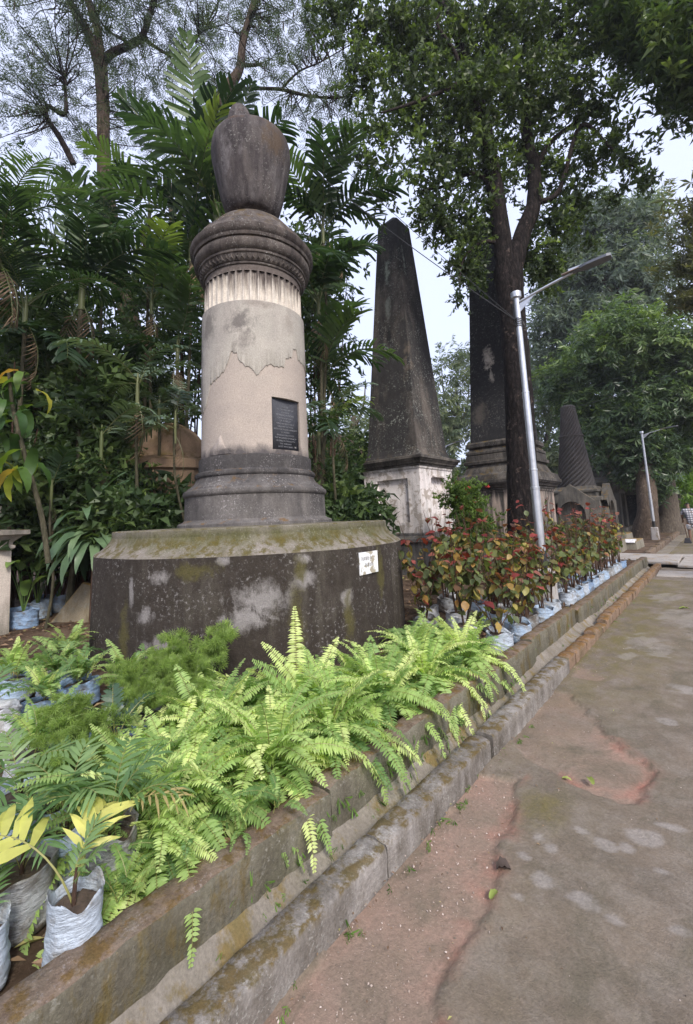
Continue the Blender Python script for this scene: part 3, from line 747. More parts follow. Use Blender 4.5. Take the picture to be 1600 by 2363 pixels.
# enamel notice on the drum
def notice():
    T = NT("chipped_white_enamel")
    P = T.n('NewGeometry').outputs['Position']
    c = T.mix(T.ramp(T.noise(P, 9, 8, .7, .5), [(.52, 0), (.56, 1)]), (.74, .75, .78), (.33, .3, .23))
    mt = T.fin(c, .5, None, .4)
    ink = simple("faded_grey_ink", (.2, .2, .2), .8, nscale=80, namt=.8)
    r = math.radians; ca = -1.7; rr = 1.992 * .99; ux, uy = math.cos(r(ca)), math.sin(r(ca)); tx, ty = -uy, ux
    d = 1.985
    B = lambda s, z, o=0: [CX + ux * (d + o) + tx * s, CY + uy * (d + o) + ty * s, z]
    mb = MB(); W = .155
    v = [B(-W, 1.0), B(W, 1.01), B(W, 1.24), B(-W, 1.238)]
    v = v + [B(-W, 1.0, .012), B(W, 1.01, .012), B(W, 1.24, .012), B(-W, 1.238, .012)]
    mb.add(v, BOXF)
    o = lbuild(mb, "notice_plate", [mt], um, smooth=False); tag(o, "chipped white notice plate with two faded lines of lettering")
    for z, n, h, x0, x1 in ((1.15, 9, .038, -.125, .005), (1.155, 2, .036, .02, .05), (1.085, 8, .034, -.07, .07)):     # two lines, weathered past reading
        mb = MB(); w = (x1 - x0) / n
        for k in range(n):
            a = x0 + k * w
            box(mb, a, a + w * .28, z, z + h, 0, .001)
            if k % 3 != 1: box(mb, a + w * .28, a + w * .8, z + h * [.82, .45, 0][k % 3], z + h * [1, .6, .18][k % 3], 0, .001)
            if k % 2: box(mb, a + w * .6, a + w * .85, z + h * .15, z + h * .8, 0, .001)
        V = np.concatenate(mb.v); base = np.array(um.location)
        W3 = np.array([B(p[0], p[1], .0125 + p[2]) for p in V]) - base
        mb.v = [W3]
        mb.build("faded_lettering", ink, o)
notice()

# ------------------------------------------------------------------ square obelisk monument
M_OB = stone("obelisk_dark_render", (.22, .19, .165), (.13, .105, .085), dark=(.019, .018, .018), dark_amt=.74, dark_soft=.24, streak=.2, moss=(.06, .055, .03), up_moss=.3, lichen=.8, scale=.8, seed=51, bump=.6, lich_col=(.36, .38, .34), patches=[(-6.32, 9.6, 8.4, .13, .5, (.27, .31, .26), .75), (-6.32, 9.55, 7.3, .12, .45, (.25, .28, .24), .6), (-5.9, 9.8, 8.4, .06, .7, (.3, .34, .28), .7), (-5.75, 9.5, 5.4, .15, .9, (.2, .16, .12), .5), (-6.3, 9.5, 6.4, .15, .35, (.015, .015, .016), .8)])
M_OBC = stone("blackened_cornice_render", (.24, .215, .19), (.15, .135, .12), dark=(.022, .02, .019), dark_amt=.68, dark_soft=.3, streak=.3, moss=(.065, .06, .02), up_moss=.35, lichen=.4, scale=1.5, seed=55, bump=.6)
M_PED = stone("whitewashed_pedestal", (.78, .74, .73), (.66, .61, .6), dark=(.10, .095, .09), dark_amt=.30, dark_soft=.3, streak=.45, lichen=.4, scale=1.3, seed=58, bump=.5, peel=(.42, .37, .33), zdark=[(1.0, .12), (1.5, .06), (2.0, -.03), (2.6, 0), (3.0, .1)], lich_col=(.65, .66, .7))
M_PLINTH = stone("dark_plinth_render", (.25, .235, .22), (.17, .16, .155), dark=(.025, .025, .025), dark_amt=.6, dark_soft=.3, streak=.3, lichen=.4, moss=(.07, .065, .02), up_moss=.3, scale=1.6, seed=61)
M_PINK = stone("pink_worn_plaster", (.46, .37, .31), (.36, .3, .26), dark=(.035, .032, .03), dark_amt=.5, dark_soft=.16, streak=.75, scale=1.1, seed=71, bump=.4, zdark=[(1, .02), (2.0, 0), (2.5, .16)])

def recess_face(mb, x0, x1, y0, y1, z0, z1, axis, u0, u1, w0, w1, d, mat=0, pmat=0):
    """one face of a box with a sunk panel. axis 'y-' or 'x+' """
    if axis == 'y-':
        P = lambda u, w, dd=0: [x0 + u * (x1 - x0), y0 + dd, z0 + w * (z1 - z0)]
    else:
        P = lambda u, w, dd=0: [x1 - dd, y0 + u * (y1 - y0), z0 + w * (z1 - z0)]
    us, ws = [0, u0, u1, 1], [0, w0, w1, 1]
    for i in range(3):
        for j in range(3):
            if i == 1 and j == 1: continue
            mb.add([P(us[i], ws[j]), P(us[i + 1], ws[j]), P(us[i + 1], ws[j + 1]), P(us[i], ws[j + 1])], np.array([[0, 1, 2, 3]]), mat)
    c = [P(u0, w0), P(u1, w0), P(u1, w1), P(u0, w1)]; e = [P(u0, w0, d), P(u1, w0, d), P(u1, w1, d), P(u0, w1, d)]
    mb.add(c + e, np.array([[0, 4, 5, 1], [1, 5, 6, 2], [2, 6, 7, 3], [3, 7, 4, 0]][::1])[:, ::-1], mat)
    mb.add(e, np.array([[0, 1, 2, 3]]), pmat)

def square_monument(cx, cy, name, label, hb, z_led, z_ped0, z_ped1, z_cor, hc, ob, mats, steps, panels=True, apex=True, plinth_h=None):
    t = empty(name, (cx, cy, .15), label=label, cat="monument")
    ph = plinth_h or hb + .1
    mb = MB(); square_profile(mb, cx, cy, [(ph + .02, 0), (ph, .25), (ph, z_led - .1), (ph + .06, z_led - .08), (ph + .06, z_led), (ph - .01, z_led + .03), (hb + .03, z_led + .06), (hb + .03, z_ped0 - .02), (hb, z_ped0)])
    bevel(lbuild(mb, "plinth", [mats['plinth']], t, smooth=False), .012)
    mb = MB(); x0, x1, y0, y1 = cx - hb, cx + hb, cy - hb, cy + hb
    if panels:
        recess_face(mb, x0, x1, y0, y1, z_ped0, z_ped1, 'y-', .24, .80, .16, .84, .08)
        recess_face(mb, x0, x1, y0, y1, z_ped0, z_ped1, 'x+', .33, .72, .2, .84, .085)
    else:
        mb.add([[x0, y0, z_ped0], [x1, y0, z_ped0], [x1, y0, z_ped1], [x0, y0, z_ped1]], np.array([[0, 1, 2, 3]]))
        mb.add([[x1, y0, z_ped0], [x1, y1, z_ped0], [x1, y1, z_ped1], [x1, y0, z_ped1]], np.array([[0, 1, 2, 3]]))
    mb.add([[x0, y1, z_ped0], [x1, y1, z_ped0], [x1, y1, z_ped1], [x0, y1, z_ped1]], np.array([[3, 2, 1, 0]]))
    mb.add([[x0, y0, z_ped0], [x0, y1, z_ped0], [x0, y1, z_ped1], [x0, y0, z_ped1]], np.array([[3, 2, 1, 0]]))
    if panels:       # broken lip over the side panel
        box(mb, x1 - .02, x1 + .07, y0 + .36 * 2 * hb, y0 + .74 * 2 * hb, z_ped0 + .85 * (z_ped1 - z_ped0), z_ped0 + .875 * (z_ped1 - z_ped0))
    lbuild(mb, "pedestal", [mats['ped']], t, smooth=False)
    mb = MB(); h = z_cor - z_ped1
    square_profile(mb, cx, cy, [(hb - .02, z_ped1 - .04), (hb + .02, z_ped1 - .03), (hb + .03, z_ped1 + h * .1)], 1)
    square_profile(mb, cx, cy, [(hb + .03, z_ped1 + h * .1), (hb + .05, z_ped1 + h * .12), (hb + .055, z_ped1 + h * .28), (hb + .10, z_ped1 + h * .34), (hb + .11, z_ped1 + h * .45), (hc - .03, z_ped1 + h * .62), (hc - .03, z_ped1 + h * .7), (hc, z_ped1 + h * .72), (hc, z_cor - .01), (hc - .01, z_cor), (ob[0][0] + .05, z_cor + .03)], 0)
    bevel(lbuild(mb, "cornice", [mats['cor'], mats['ped']], t, smooth=False), .008)
    if steps:
        mb = MB(); square_profile(mb, cx, cy, steps); bevel(lbuild(mb, "stepped_base", [mats['cor']], t, smooth=False), .01)
    mb = MB(); n = 24; prof = []
    (h0, z0), (h1, z1), za = ob
    fl = [(h0 + .09, z0 - .12), (h0 + .04, z0 - .04), (h0 + .012, z0 + .06)] if not steps else []
    prof = fl + [(h0 + (h1 - h0) * q / n, z0 + .1 * (1 if fl else 0) + (z1 - z0 - .1 * (1 if fl else 0)) * q / n) for q in range(n + 1)] + ([(.05, za - .04), (.01, za)] if apex else [])
    square_profile(mb, cx + (0.02 if not steps else 0), cy, prof)
    o = lbuild(mb, "obelisk", [mats['ob']], t, smooth=False); bevel(o, .02)
    return t
M2 = dict(plinth=M_PLINTH, ped=M_PED, cor=M_OBC, ob=M_OB)
square_monument(-6.31, 10.04, "obelisk_monument", "blackened obelisk on a peeling whitewashed pedestal with sunk panels, directly right of the urn column", .85, 1.06, 1.2, 2.8, 3.08, 1.035, [(.77, 3.22), (.33, 9.95), 10.30], M2, None)
M_OB3 = stone("tall_obelisk_black_render", (.3, .28, .25), (.1, .09, .08), dark=(.013, .013, .014), dark_amt=.78, dark_soft=.14, streak=.25, lichen=.5, scale=.75, seed=63.5, bump=.6, lich_col=(.3, .29, .27), patches=[(-4.80, 12.58, 6.23, .24, .4, (.42, .38, .33), .95), (-4.76, 12.55, 5.65, .12, .2, (.36, .33, .29), .8), (-5.2, 12.5, 4.6, .3, .5, (.12, .105, .09), .7)])
M3 = dict(plinth=M_PLINTH, ped=M_PINK, cor=M_OBC, ob=M_OB3)
square_monument(-4.765, 13.2, "obelisk_monument", "tall black obelisk on a stepped base, half hidden behind the big dark tree trunk", .98, .75, .95, 2.2, 2.53, 1.19, [(.76, 3.72), (.42, 10.6), 11.2], M3,
                [(1.16, 2.53), (1.12, 2.68), (.98, 2.75), (.86, 3.02), (.95, 3.03), (.96, 3.12), (.9, 3.13), (.9, 3.3), (.86, 3.31), (.9, 3.33), (.9, 3.4), (.86, 3.42), (.8, 3.5), (.87, 3.55), (.88, 3.66), (.8, 3.72)], panels=False)
# dry leaves caught on the ledge of the tall obelisk
# ------------------------------------------------------------------ twisted column tomb
M_TW = stone("weathered_twisted_column", (.13, .115, .105), (.085, .075, .07), dark=(.03, .028, .028), dark_amt=.65, dark_soft=.5, streak=.1, lichen=.3, scale=1.2, seed=75, bump=.5)
M_TOMB = stone("far_tomb_render", (.24, .215, .18), (.16, .14, .115), dark=(.03, .03, .028), dark_amt=.6, dark_soft=.3, streak=.3, moss=(.085, .075, .03), up_moss=.4, scale=1.2, seed=77)
def twisted():
    cx, cy = -5.0, 22.6
    t = empty("twisted_column_tomb", (cx, cy, .1), label="tapering column with spiral grooves standing on a low gabled vault, beyond the dark obelisk", cat="monument")
    ns = 18
    def rm(th, z): return 1 + .17 * np.abs(np.sin((th * ns / 2) - (z - 2.6) * 15.0)) - .11
    prof = [(.78 - .48 * ((z - 2.62) / 3.85) ** .92, z) for z in np.linspace(2.62, 6.47, 240)]
    mb = MB(); lathe(mb, prof + [(.29, 6.5), (.2, 6.56)], cx, cy, ns * 12, 0, rm)
    lathe(mb, [(.55, 5.0), (.565, 5.03), (.55, 5.06)], cx, cy, 64, 0, cap=False)
    lbuild(mb, "spiral_column", [M_TW], t)
    mb = MB(); square_profile(mb, cx, cy, [(1.15, 0), (1.12, 1.9), (1.2, 1.95), (1.2, 2.1), (.98, 2.15), (.98, 2.32), (1.04, 2.34), (1.04, 2.44), (.9, 2.5), (.85, 2.62)])
    bevel(lbuild(mb, "vault", [M_TOMB], t, smooth=False), .02)
    # gabled hood with an arched dark opening on the camera side
    for ax in (0, 1):
        mb = MB(); pts = []
        w, hgt, sp = 1.12, 2.72, 1.95
        arch = [(math.cos(a) * .55, 1.35 + math.sin(a) * .6) for a in np.linspace(math.pi, 0, 13)]
        outer = [(-w, sp), (-.93, sp), (0, hgt), (.93, sp), (w, sp)]
        full = np.array(arch); of = np.interp(np.linspace(0, 1, 13), np.linspace(0, 1, 5), [p[0] for p in outer]); oz = np.interp(np.linspace(0, 1, 13), np.linspace(0, 1, 5), [p[1] for p in outer])
        L = lambda x, z, o: ([cx + x, cy - 1.2 - o, z] if ax == 0 else [cx + 1.2 + o, cy + x, z])
        V = [L(x, z, .16) for x, z in arch] + [L(x, z, .16) for x, z in zip(of, oz)] + [L(x, z, -.12) for x, z in arch] + [L(x, z, -.12) for x, z in zip(of, oz)]
        F = [[k, k + 1, 13 + k + 1, 13 + k] for k in range(12)] + [[13 + k, 14 + k, 40 + k, 39 + k] for k in range(12)] + [[k, 26 + k, 27 + k, k + 1] for k in range(12)]
        mb.add(V, np.array(F))
        for s in (-1, 1):
            a, b = (.55, 1.12) if s > 0 else (-1.12, -.55)
            v = [L(a, 0, .16), L(b, 0, .16), L(b, 1.95, .16), L(a, 1.35, .16), L(a, 0, -.12), L(b, 0, -.12), L(b, 1.95, -.12), L(a, 1.35, -.12)]
            mb.add(v, BOXF)
        lbuild(mb, "gabled_hood", [M_TOMB], t, smooth=False)
twisted()
def pavilion():
    cx, cy = -5.05, 27.7
    t = empty("table_tomb", (cx, cy, .1), label="low square tomb with wide flat cornice, left of the mango tree trunk", cat="monument")
    mb = MB(); square_profile(mb, cx, cy, [(1.15, 2.35), (1.2, 2.5), (1.3, 2.56), (1.35, 2.75), (1.45, 2.8), (1.45, 2.95), (1.1, 3.05), (.6, 3.25), (.45, 3.3), (.45, 3.62), (.55, 3.66), (.55, 3.78), (.3, 3.84)])
    lbuild(mb, "cornice", [M_TOMB], t, smooth=False)
    for sx in (-1, 1):
        for sy in (-1, 1):
            mb = MB(); a, b = cx + sx * .85, cy + sy * .85
            box(mb, a - .28, a + .28, b - .28, b + .28, .55, 2.36); lbuild(mb, "pier", [M_TOMB], t, smooth=False)
    mb = MB(); box(mb, cx - .8, cx + .8, cy - .5, cy + .9, .5, 2.3); lbuild(mb, "core", [stone("tomb_core", (.05, .045, .04), (.035, .03, .03), scale=1)], t, smooth=False)
    mb = MB(); square_profile(mb, cx, cy, [(1.5, 0), (1.5, .35), (1.3, .36), (1.3, .56)]); lbuild(mb, "steps", [M_TOMB], t, smooth=False)
    # small porch with columns beside it
    cx, cy = -3.75, 29.3
    t = empty("small_columned_tomb", (cx, cy, .1), label="small dark tomb with slim pale columns between the table tomb and the mango trunk", cat="monument")
    mb = MB(); square_profile(mb, cx, cy, [(.62, 2.25), (.75, 2.3), (.75, 2.5), (.6, 2.55)]); lbuild(mb, "roof_slab", [M_TOMB], t, smooth=False)
    mb = MB(); square_profile(mb, cx, cy, [(.7, 0), (.7, .55), (.66, .6)]); lbuild(mb, "base", [M_TOMB], t, smooth=False)
    for sx, sy in ((-1, -1), (1, -1), (1, 0), (1, 1), (-1, 1)):
        mb = MB(); lathe(mb, [(.1, .58), (.075, .65), (.07, 2.18), (.1, 2.26)], cx + sx * .5, cy + sy * .5, 12); lbuild(mb, "column", [M_PINK], t)
    mb = MB(); box(mb, cx - .35, cx + .35, cy - .35, cy + .35, .6, 2.26); lbuild(mb, "core", [M_OB3], t, smooth=False)
    # more distant obelisk bodies
    for (cx, cy, h0, z1, lab) in ((-7.0, 35, 1.0, 6.6, "distant grey tapered obelisk seen under the mango leaves"), (-6.2, 42, .9, 4.2, "small distant obelisk base behind the table tomb")):
        t = empty("far_obelisk", (cx, cy, .1), label=lab, cat="monument")
        mb = MB(); square_profile(mb, cx, cy, [(h0 + .3, 0), (h0 + .3, 1.6), (h0 + .45, 1.7), (h0 + .45, 1.9), (h0 + .05, 2.0)]); lbuild(mb, "pedestal", [M_TOMB], t, smooth=False)
        mb = MB(); square_profile(mb, cx, cy, [(h0, 1.98), (h0 * .45, z1), (.02, z1 + .5)]); lbuild(mb, "obelisk", [M_TW], t, smooth=False)
    # a pinkish pier right behind the tall obelisk's pedestal
pavilion()
# flat grave ledgers by the crossing
for (x, y, w, l, h, lab, tab) in ((-2.6, 18.9, .62, 1.9, .32, "mossy grave ledger with a white marble tablet, nearest the crossing slab on the left", 1), (-3.0, 17.2, .85, 1.3, .42, "thick grave slab with white marble tablet behind the last red leaved shrubs", 1), (-3.35, 21.5, .8, 1.8, .42, "plain mossy grave slab in front of the mango trunk", 0)):
    t = empty("grave_ledger", (x, y, .1), label=lab, cat="grave")
    mb = MB(); box(mb, -w / 2, w / 2, -l / 2, l / 2, -.1, h, top=(-w / 2 + .03, w / 2 - .03, -l / 2 + .03, l / 2 - .03)); bevel(mb.build("slab", M_GRAVE, t), .015)
    if tab:
        mb = MB(); box(mb, -w / 2 + .06, w / 2 - .06, -l / 2 - .02, -l / 2 + .38, h - .04, h + .06, top=(-w / 2 + .06, w / 2 - .06, -l / 2 + .06, -l / 2 + .40))
        bevel(mb.build("marble_tablet", simple("white_marble", (.62, .62, .64), .4, namt=.4), t), .008)
# ------------------------------------------------------------------ domed tomb behind the palms
M_OCHRE = stone("ochre_dome_render", (.30, .205, .135), (.22, .155, .105), dark=(.09, .06, .04), dark_amt=.35, dark_soft=.3, streak=.2, moss=(.06, .06, .02), up_moss=.4, scale=.9, seed=81)
cen = spot(391, 1062, 9.7)
t = empty("domed_tomb", (cen[0], cen[1], .15), label="low ochre domed tomb glimpsed behind the palm stems left of the column", cat="monument")
mb = MB(); lathe(mb, [(.82, cen[2] - .02)] + [(.76 * math.cos(a), cen[2] + .78 * math.sin(a)) for a in np.linspace(0, 1.5, 12)], cen[0], cen[1], 48); lbuild(mb, "dome", [M_OCHRE], t)
mb = MB(); lathe(mb, [(.95, 0), (.95, cen[2] - .3), (1.02, cen[2] - .26), (1.02, cen[2] - .1), (.8, cen[2])], cen[0], cen[1], 8); lbuild(mb, "drum", [M_OCHRE], t, smooth=False)
cen = spot(760, 1068, 16)
t = empty("domed_tomb", (cen[0], cen[1], .15), label="pale ochre vaulted tomb glimpsed between the column base and the white pedestal", cat="monument")
mb = MB(); lathe(mb, [(1.6, cen[2] - .02)] + [(1.35 * math.cos(a), cen[2] + 1.1 * math.sin(a)) for a in np.linspace(0, 1.5, 10)], cen[0], cen[1], 40); lbuild(mb, "dome", [M_OCHRE], t)
mb = MB(); lathe(mb, [(1.7, 0), (1.7, cen[2])], cen[0], cen[1], 8); lbuild(mb, "drum", [M_OCHRE], t, smooth=False)
# ------------------------------------------------------------------ pedestal at the left edge
M_LP = stone("pale_pier_render", (.50, .45, .4), (.42, .37, .33), dark=(.08, .075, .06), dark_amt=.28, dark_soft=.3, streak=.3, moss=(.10, .09, .03), up_moss=.4, scale=1.5, seed=91, zdark=[(.2, .2), (.6, .08), (.9, -.1), (1.4, -.06), (1.6, .1), (1.9, .2)])
t = empty("tomb_pedestal", (-8.5, 1.1, .15), label="pale plastered square pedestal with a projecting cap cut by the left edge", cat="monument")
mb = MB(); box(mb, -9.35, -7.87, .2, 1.75, .1, 1.36, top=(-9.33, -7.90, .22, 1.73)); lbuild(mb, "body", [M_LP], t, smooth=False)
mb = MB(); square_profile(mb, -8.62, .97, [(.74, 1.36), (.76, 1.37), (.79, 1.39), (.79, 1.43), (.76, 1.44), (.77, 1.48), (.86, 1.56), (.93, 1.58), (.93, 1.645), (.70, 1.66)]); bevel(lbuild(mb, "cap", [M_LP], t, smooth=False), .006)
mb = MB(); box(mb, -9.3, -8.0, .3, 1.55, 1.65, 1.88); box(mb, -9.35, -7.95, .25, 1.6, 1.9, 2.0); bevel(lbuild(mb, "upper_block", [M_LP], t, smooth=False), .01)

# ------------------------------------------------------------------ street lamps
M_GALV = simple("galvanised_steel", (.55, .57, .6), .38, metal=.75, nscale=6, namt=.3, objspace=False)
M_BLACKP = simple("black_band_paint", (.02, .02, .02), .5)
M_LAMP = simple("lamp_housing_grey", (.12, .13, .15), .45, metal=.3)
M_LENS = simple("lamp_lens", (.32, .26, .22), .25)
M_CONC = stone("lamp_footing_cement", (.4, .38, .37), (.33, .31, .3), dark=(.15, .14, .13), dark_amt=.2, moss=(.1, .09, .04), moss_amt=.1, scale=2, seed=95, bump=.3)
def lamp(x, y, z0, H, label, group="street lamps along the path", det=True):
    t = empty("street_lamp", (x, y, z0), label=label, cat="street lamp", group=group)
    mb = MB(); box(mb, -.15, .15, -.15, .15, -.1, .56, top=(-.13, .13, -.13, .13)); bevel(mb.build("concrete_footing", M_CONC, t), .03)
    mb = MB(); lathe(mb, [(.062, .55), (.062, .82)], seg=20); mb.build("black_band", M_BLACKP, t, smooth=True)
    mb = MB(); lathe(mb, [(.064, .82), (.062, 1.72), (.066, 1.725), (.066, 1.76), (.056, 1.765), (.055, 2.0), (.060, 2.005), (.060, 2.03), (.050, 2.035), (.049, 3.2), (.052, 3.205), (.052, 3.23), (.044, 3.235), (.042, H - .1)], seg=20)
    smooth_angle(mb.build("pole", M_GALV, t, smooth=True), 30)
    mb = MB(); lathe(mb, [(.04, H - .16), (.044, H - .08), (.075, H - .06), (.078, H + .02), (.074, H + .03), (.05, H + .035)], seg=24); smooth_angle(mb.build("pole_cap", M_GALV, t, smooth=True), 30)
    mb = MB(); tube(mb, [(.02, 0, H - .15), (.4, 0, H - .06), (.83, 0, H + .02)], [.022, .021, .019], 10, 3); mb.build("arm", M_GALV, t, smooth=True)
    mb = MB(); mb.add([[.03, -.004, H - .17], [.3, -.004, H - .10], [.22, -.004, H - .15], [.03, -.004, H - .32], [.03, .004, H - .17], [.3, .004, H - .10], [.22, .004, H - .15], [.03, .004, H - .32]], BOXF); mb.build("arm_gusset", M_GALV, t)
    # LED head: tapered slab with a raised gear box and a flat lens below
    mb = MB(); Z = H + .03
    outl = [(.80, .035), (.90, .045), (.98, .075), (1.02, .085), (1.28, .085), (1.33, .06)]
    V = [[x_, s * w, Z + .0 + (.0 if s else 0) + (x_ - .8) * .07 + dz] for dz in (-.02, .018) for x_, w in outl for s in (-1, 1)]
    n = len(outl); F = []
    for k in range(n - 1):
        a = 2 * k; F += [[a, a + 1, a + 3, a + 2][::1], [a + 2 * n, a + 2 * n + 2, a + 2 * n + 3, a + 2 * n + 1], [a, a + 2, a + 2 * n + 2, a + 2 * n], [a + 1, a + 2 * n + 1, a + 2 * n + 3, a + 3]]
    F += [[0, 2 * n, 2 * n + 1, 1], [2 * n - 2, 2 * n - 1, 4 * n - 1, 4 * n - 2]]
    mb.add(V, np.array(F)); mb.build("lamp_head", M_LAMP, t)
    mb = MB(); box(mb, 1.03, 1.27, -.07, .07, Z - .016, Z - .008); o = mb.build("lens", M_LENS, t); o.rotation_euler = (0, -.07, 0); o.location = (0, 0, -.058)
    if det:
        mb = MB(); box(mb, .78, .98, -.035, .035, Z + .015, Z + .05); mb.build("gear_box", M_GALV, t)
        mb = MB()
        for k in range(5): tube(mb, [(.05 * math.cos(a), .05 * math.sin(a), H - .42 - k * .03 + .01 * math.sin(3 * a)) for a in np.linspace(0, 6.6, 14)], [.006, .006], 5, 1)
        for k in range(4): tube(mb, [(.05, 0, H - .45), (.08 + .03 * rng.random(), .04 * rng.normal(), H - .5 - .04 * k), (.055, .02, H - .58)], [.005, .004], 5, 3)
        tube(mb, [(-.05, 0, H - .45), (-.07, .01, H - .25), (-.05, 0, H - .05)], [.006, .006], 5, 4)
        mb.build("wire_binding", M_BLACKP, t)
    return t
lamp(-2.07, 6.81, .2, 4.83, "galvanised street lamp rising out of the red leaved shrubs in front of the dark tree")
lamp(-2.28, 23.4, .12, 4.8, "street lamp beside the mango tree trunk past the crossing slabs", det=False)
lamp(-2.15, 34.5, .1, 4.8, "thin distant street lamp half hidden by bright green leaves at the right edge", det=False)
lamp(-2.15, 50, .1, 4.8, "farthest street lamp, a pale post by the right edge", det=False)
pl = spot(1021, 1005, 26)
lamp(pl[0], pl[1], .1, 5.6, "distant pale lamp post just right of the white pedestal obelisk", det=False)

# service cables
M_CABLE = simple("black_cable", (.015, .015, .015), .5)
def sag(p, q, s=.25, n=18):
    p, q = np.array(p, float), np.array(q, float)
    return [p + (q - p) * t - np.array([0, 0, s * 4 * t * (1 - t)]) for t in np.linspace(0, 1, n)]
lt = (-2.1, 6.82, 4.6)
for q, (end, lab, s, r_) in enumerate(((spot(300, -20, 11.5), "thick black overhead cable running from the first lamp up past the urn", .55, .008), (spot(340, -60, 11.3), "second thinner overhead cable above the first, toward the top left", .25, .005))):
    mb = MB(); tube(mb, sag(lt, end, s), [r_, r_], 5, 1); tag(mb.build("overhead_cable", M_CABLE), lab, "cable", "overhead cables from the first lamp")
mb = MB(); tube(mb, sag((-5.3, 22.2, 6.3), (1.2, 19.5, 6.9), .25), [.008, .008], 5, 1); tag(mb.build("overhead_cable", M_CABLE), "thin cable from the spiral column top across the mango leaves", "cable")
# ================================================================== vegetation
# ---- leaf prototypes: x = along the leaf, z = up
def leafquad(L=1.0, W=.34, fold=.08, droop=.0):
    return np.array([[0, 0, 0], [.45 * L, -W / 2 * L, fold * L - droop * .3], [L, 0, -droop * L], [.45 * L, W / 2 * L, fold * L - droop * .3]]), np.array([[0, 1, 2, 3]])

def cluster_proto(n, L, W, spread=.9, stemL=.3, droop=.25, seed=0, up=.2):
    r2 = np.random.default_rng(seed); V, F = [], []
    for k in range(n):
        lv, lf = leafquad(L * (.75 + .5 * r2.random()), W, .08, droop)
        yaw = 2 * math.pi * k / n + r2.normal(0, .25); el = r2.normal(up, .35)
        base = np.array([r2.random() * stemL * L, 0, 0])
        M = np.array((Matrix.Rotation(yaw, 3, 'Z') @ Matrix.Rotation(-el, 3, 'Y') @ Matrix.Rotation(r2.normal(0, .5), 3, 'X')))
        # whorl axis is x: tip of the twig
        A = np.array(Matrix.Rotation(math.pi / 2 * (1 if spread > 0 else 0), 3, 'Y'))
        v = lv @ M.T
        v = v @ A.T
        V.append(v + base); F.append(lf + 4 * k)
    return np.concatenate(V), np.concatenate(F)

def spray_proto(n, L, W, twig=1.0, seed=0, droop=.2):
    """leaves alternately along a twig (x axis)"""
    r2 = np.random.default_rng(seed); V, F = [], []
    for k in range(n):
        lv, lf = leafquad(L * (.75 + .5 * r2.random()), W, .07, droop)
        yaw = (1 if k % 2 else -1) * r2.uniform(.5, 1.2); el = r2.normal(-.15, .35)
        M = np.array((Matrix.Rotation(yaw, 3, 'Z') @ Matrix.Rotation(-el, 3, 'Y') @ Matrix.Rotation(r2.normal(0, .5), 3, 'X')))
        V.append(lv @ M.T + np.array([twig * k / n, 0, 0])); F.append(lf + 4 * k)
    return np.concatenate(V), np.concatenate(F)

def blob_points(blobs, dens=1.0, shell=.55):
    """blobs: (center, (rx,ry,rz), n) -> points, outward dirs"""
    P, D = [], []
    for c, r, n in blobs:
        n = int(n * dens); d = rng.normal(size=(n, 3)); d /= np.linalg.norm(d, axis=1)[:, None]
        rad = rng.random(n) ** shell
        rr = np.array(r if hasattr(r, '__len__') else (r, r, r))
        wob = 1 + .22 * np.sin(d[:, 0] * 5 + c[0]) * np.cos(d[:, 1] * 4 + c[2]) + .16 * np.sin(d[:, 2] * 9 + c[1] * 3)
        P.append(np.asarray(c) + d * rr * (rad * wob)[:, None]); D.append(d)
    return np.concatenate(P), np.concatenate(D)

def clumpy(P, D, keep=.62, f=1.6, seed=1):
    """opens irregular gaps through the crown"""
    r2 = np.random.default_rng(seed); s = np.zeros(len(P))
    for q in range(7):
        k = r2.normal(size=3) * f * (1 + q * .35); s += np.sin(P @ k + r2.random() * 6) / (1 + q * .15)
    k = s > np.quantile(s, 1 - keep)
    return P[k], D[k], s[k]

def crown(mb, blobs, proto, scale=1.0, sv=.25, keep=.7, gapf=1.6, droop=.35, seed=1, dens=1.0, bright=None):
    P, D = blob_points(blobs, dens)
    if keep < 1: P, D, s = clumpy(P, D, keep, gapf, seed)
    else: s = np.zeros(len(P))
    dr = D * .7 + rng.normal(0, .6, D.shape); dr[:, 2] -= droop
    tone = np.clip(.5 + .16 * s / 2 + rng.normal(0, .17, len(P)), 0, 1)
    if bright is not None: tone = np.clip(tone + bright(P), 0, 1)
    scatter(mb, proto[0], proto[1], P, frames(dr, rng.normal(0, .5, len(P))), scale * (1 + rng.normal(0, sv, len(P)).clip(-.5, .6)), attr=tone)
    return P

# ---- materials
G_DARK = leaf_mat("leaf_dark_green", [(0, (.022, .042, .018)), (.4, (.046, .08, .032)), (.75, (.085, .132, .045)), (1, (.16, .22, .07))], trans=.35)
G_MAIN = leaf_mat("leaf_main_tree", [(0, (.024, .036, .022)), (.4, (.044, .068, .034)), (.75, (.072, .108, .04)), (1, (.14, .2, .05))], trans=.42)
G_MANGO = leaf_mat("leaf_mango", [(0, (.036, .064, .036)), (.45, (.068, .115, .052)), (.8, (.12, .19, .06)), (1, (.2, .28, .08))], trans=.33, spec=.5, rough=.38)
G_BLUE = leaf_mat("leaf_haze_blue", [(0, (.055, .08, .07)), (.45, (.10, .14, .11)), (.8, (.16, .205, .145)), (1, (.22, .27, .17))], trans=.35)  # bluish grey air haze is mixed into this leaf colour
G_PALE = leaf_mat("leaf_distance_haze", [(0, (.05, .075, .045)), (.5, (.10, .135, .07)), (1, (.22, .25, .13))], trans=.35)  # far foliage, paled in its own colour to stand for haze
G_LACY = leaf_mat("leaf_lacy_tree", [(0, (.03, .045, .04)), (.5, (.055, .08, .06)), (1, (.09, .12, .07))], trans=.35)
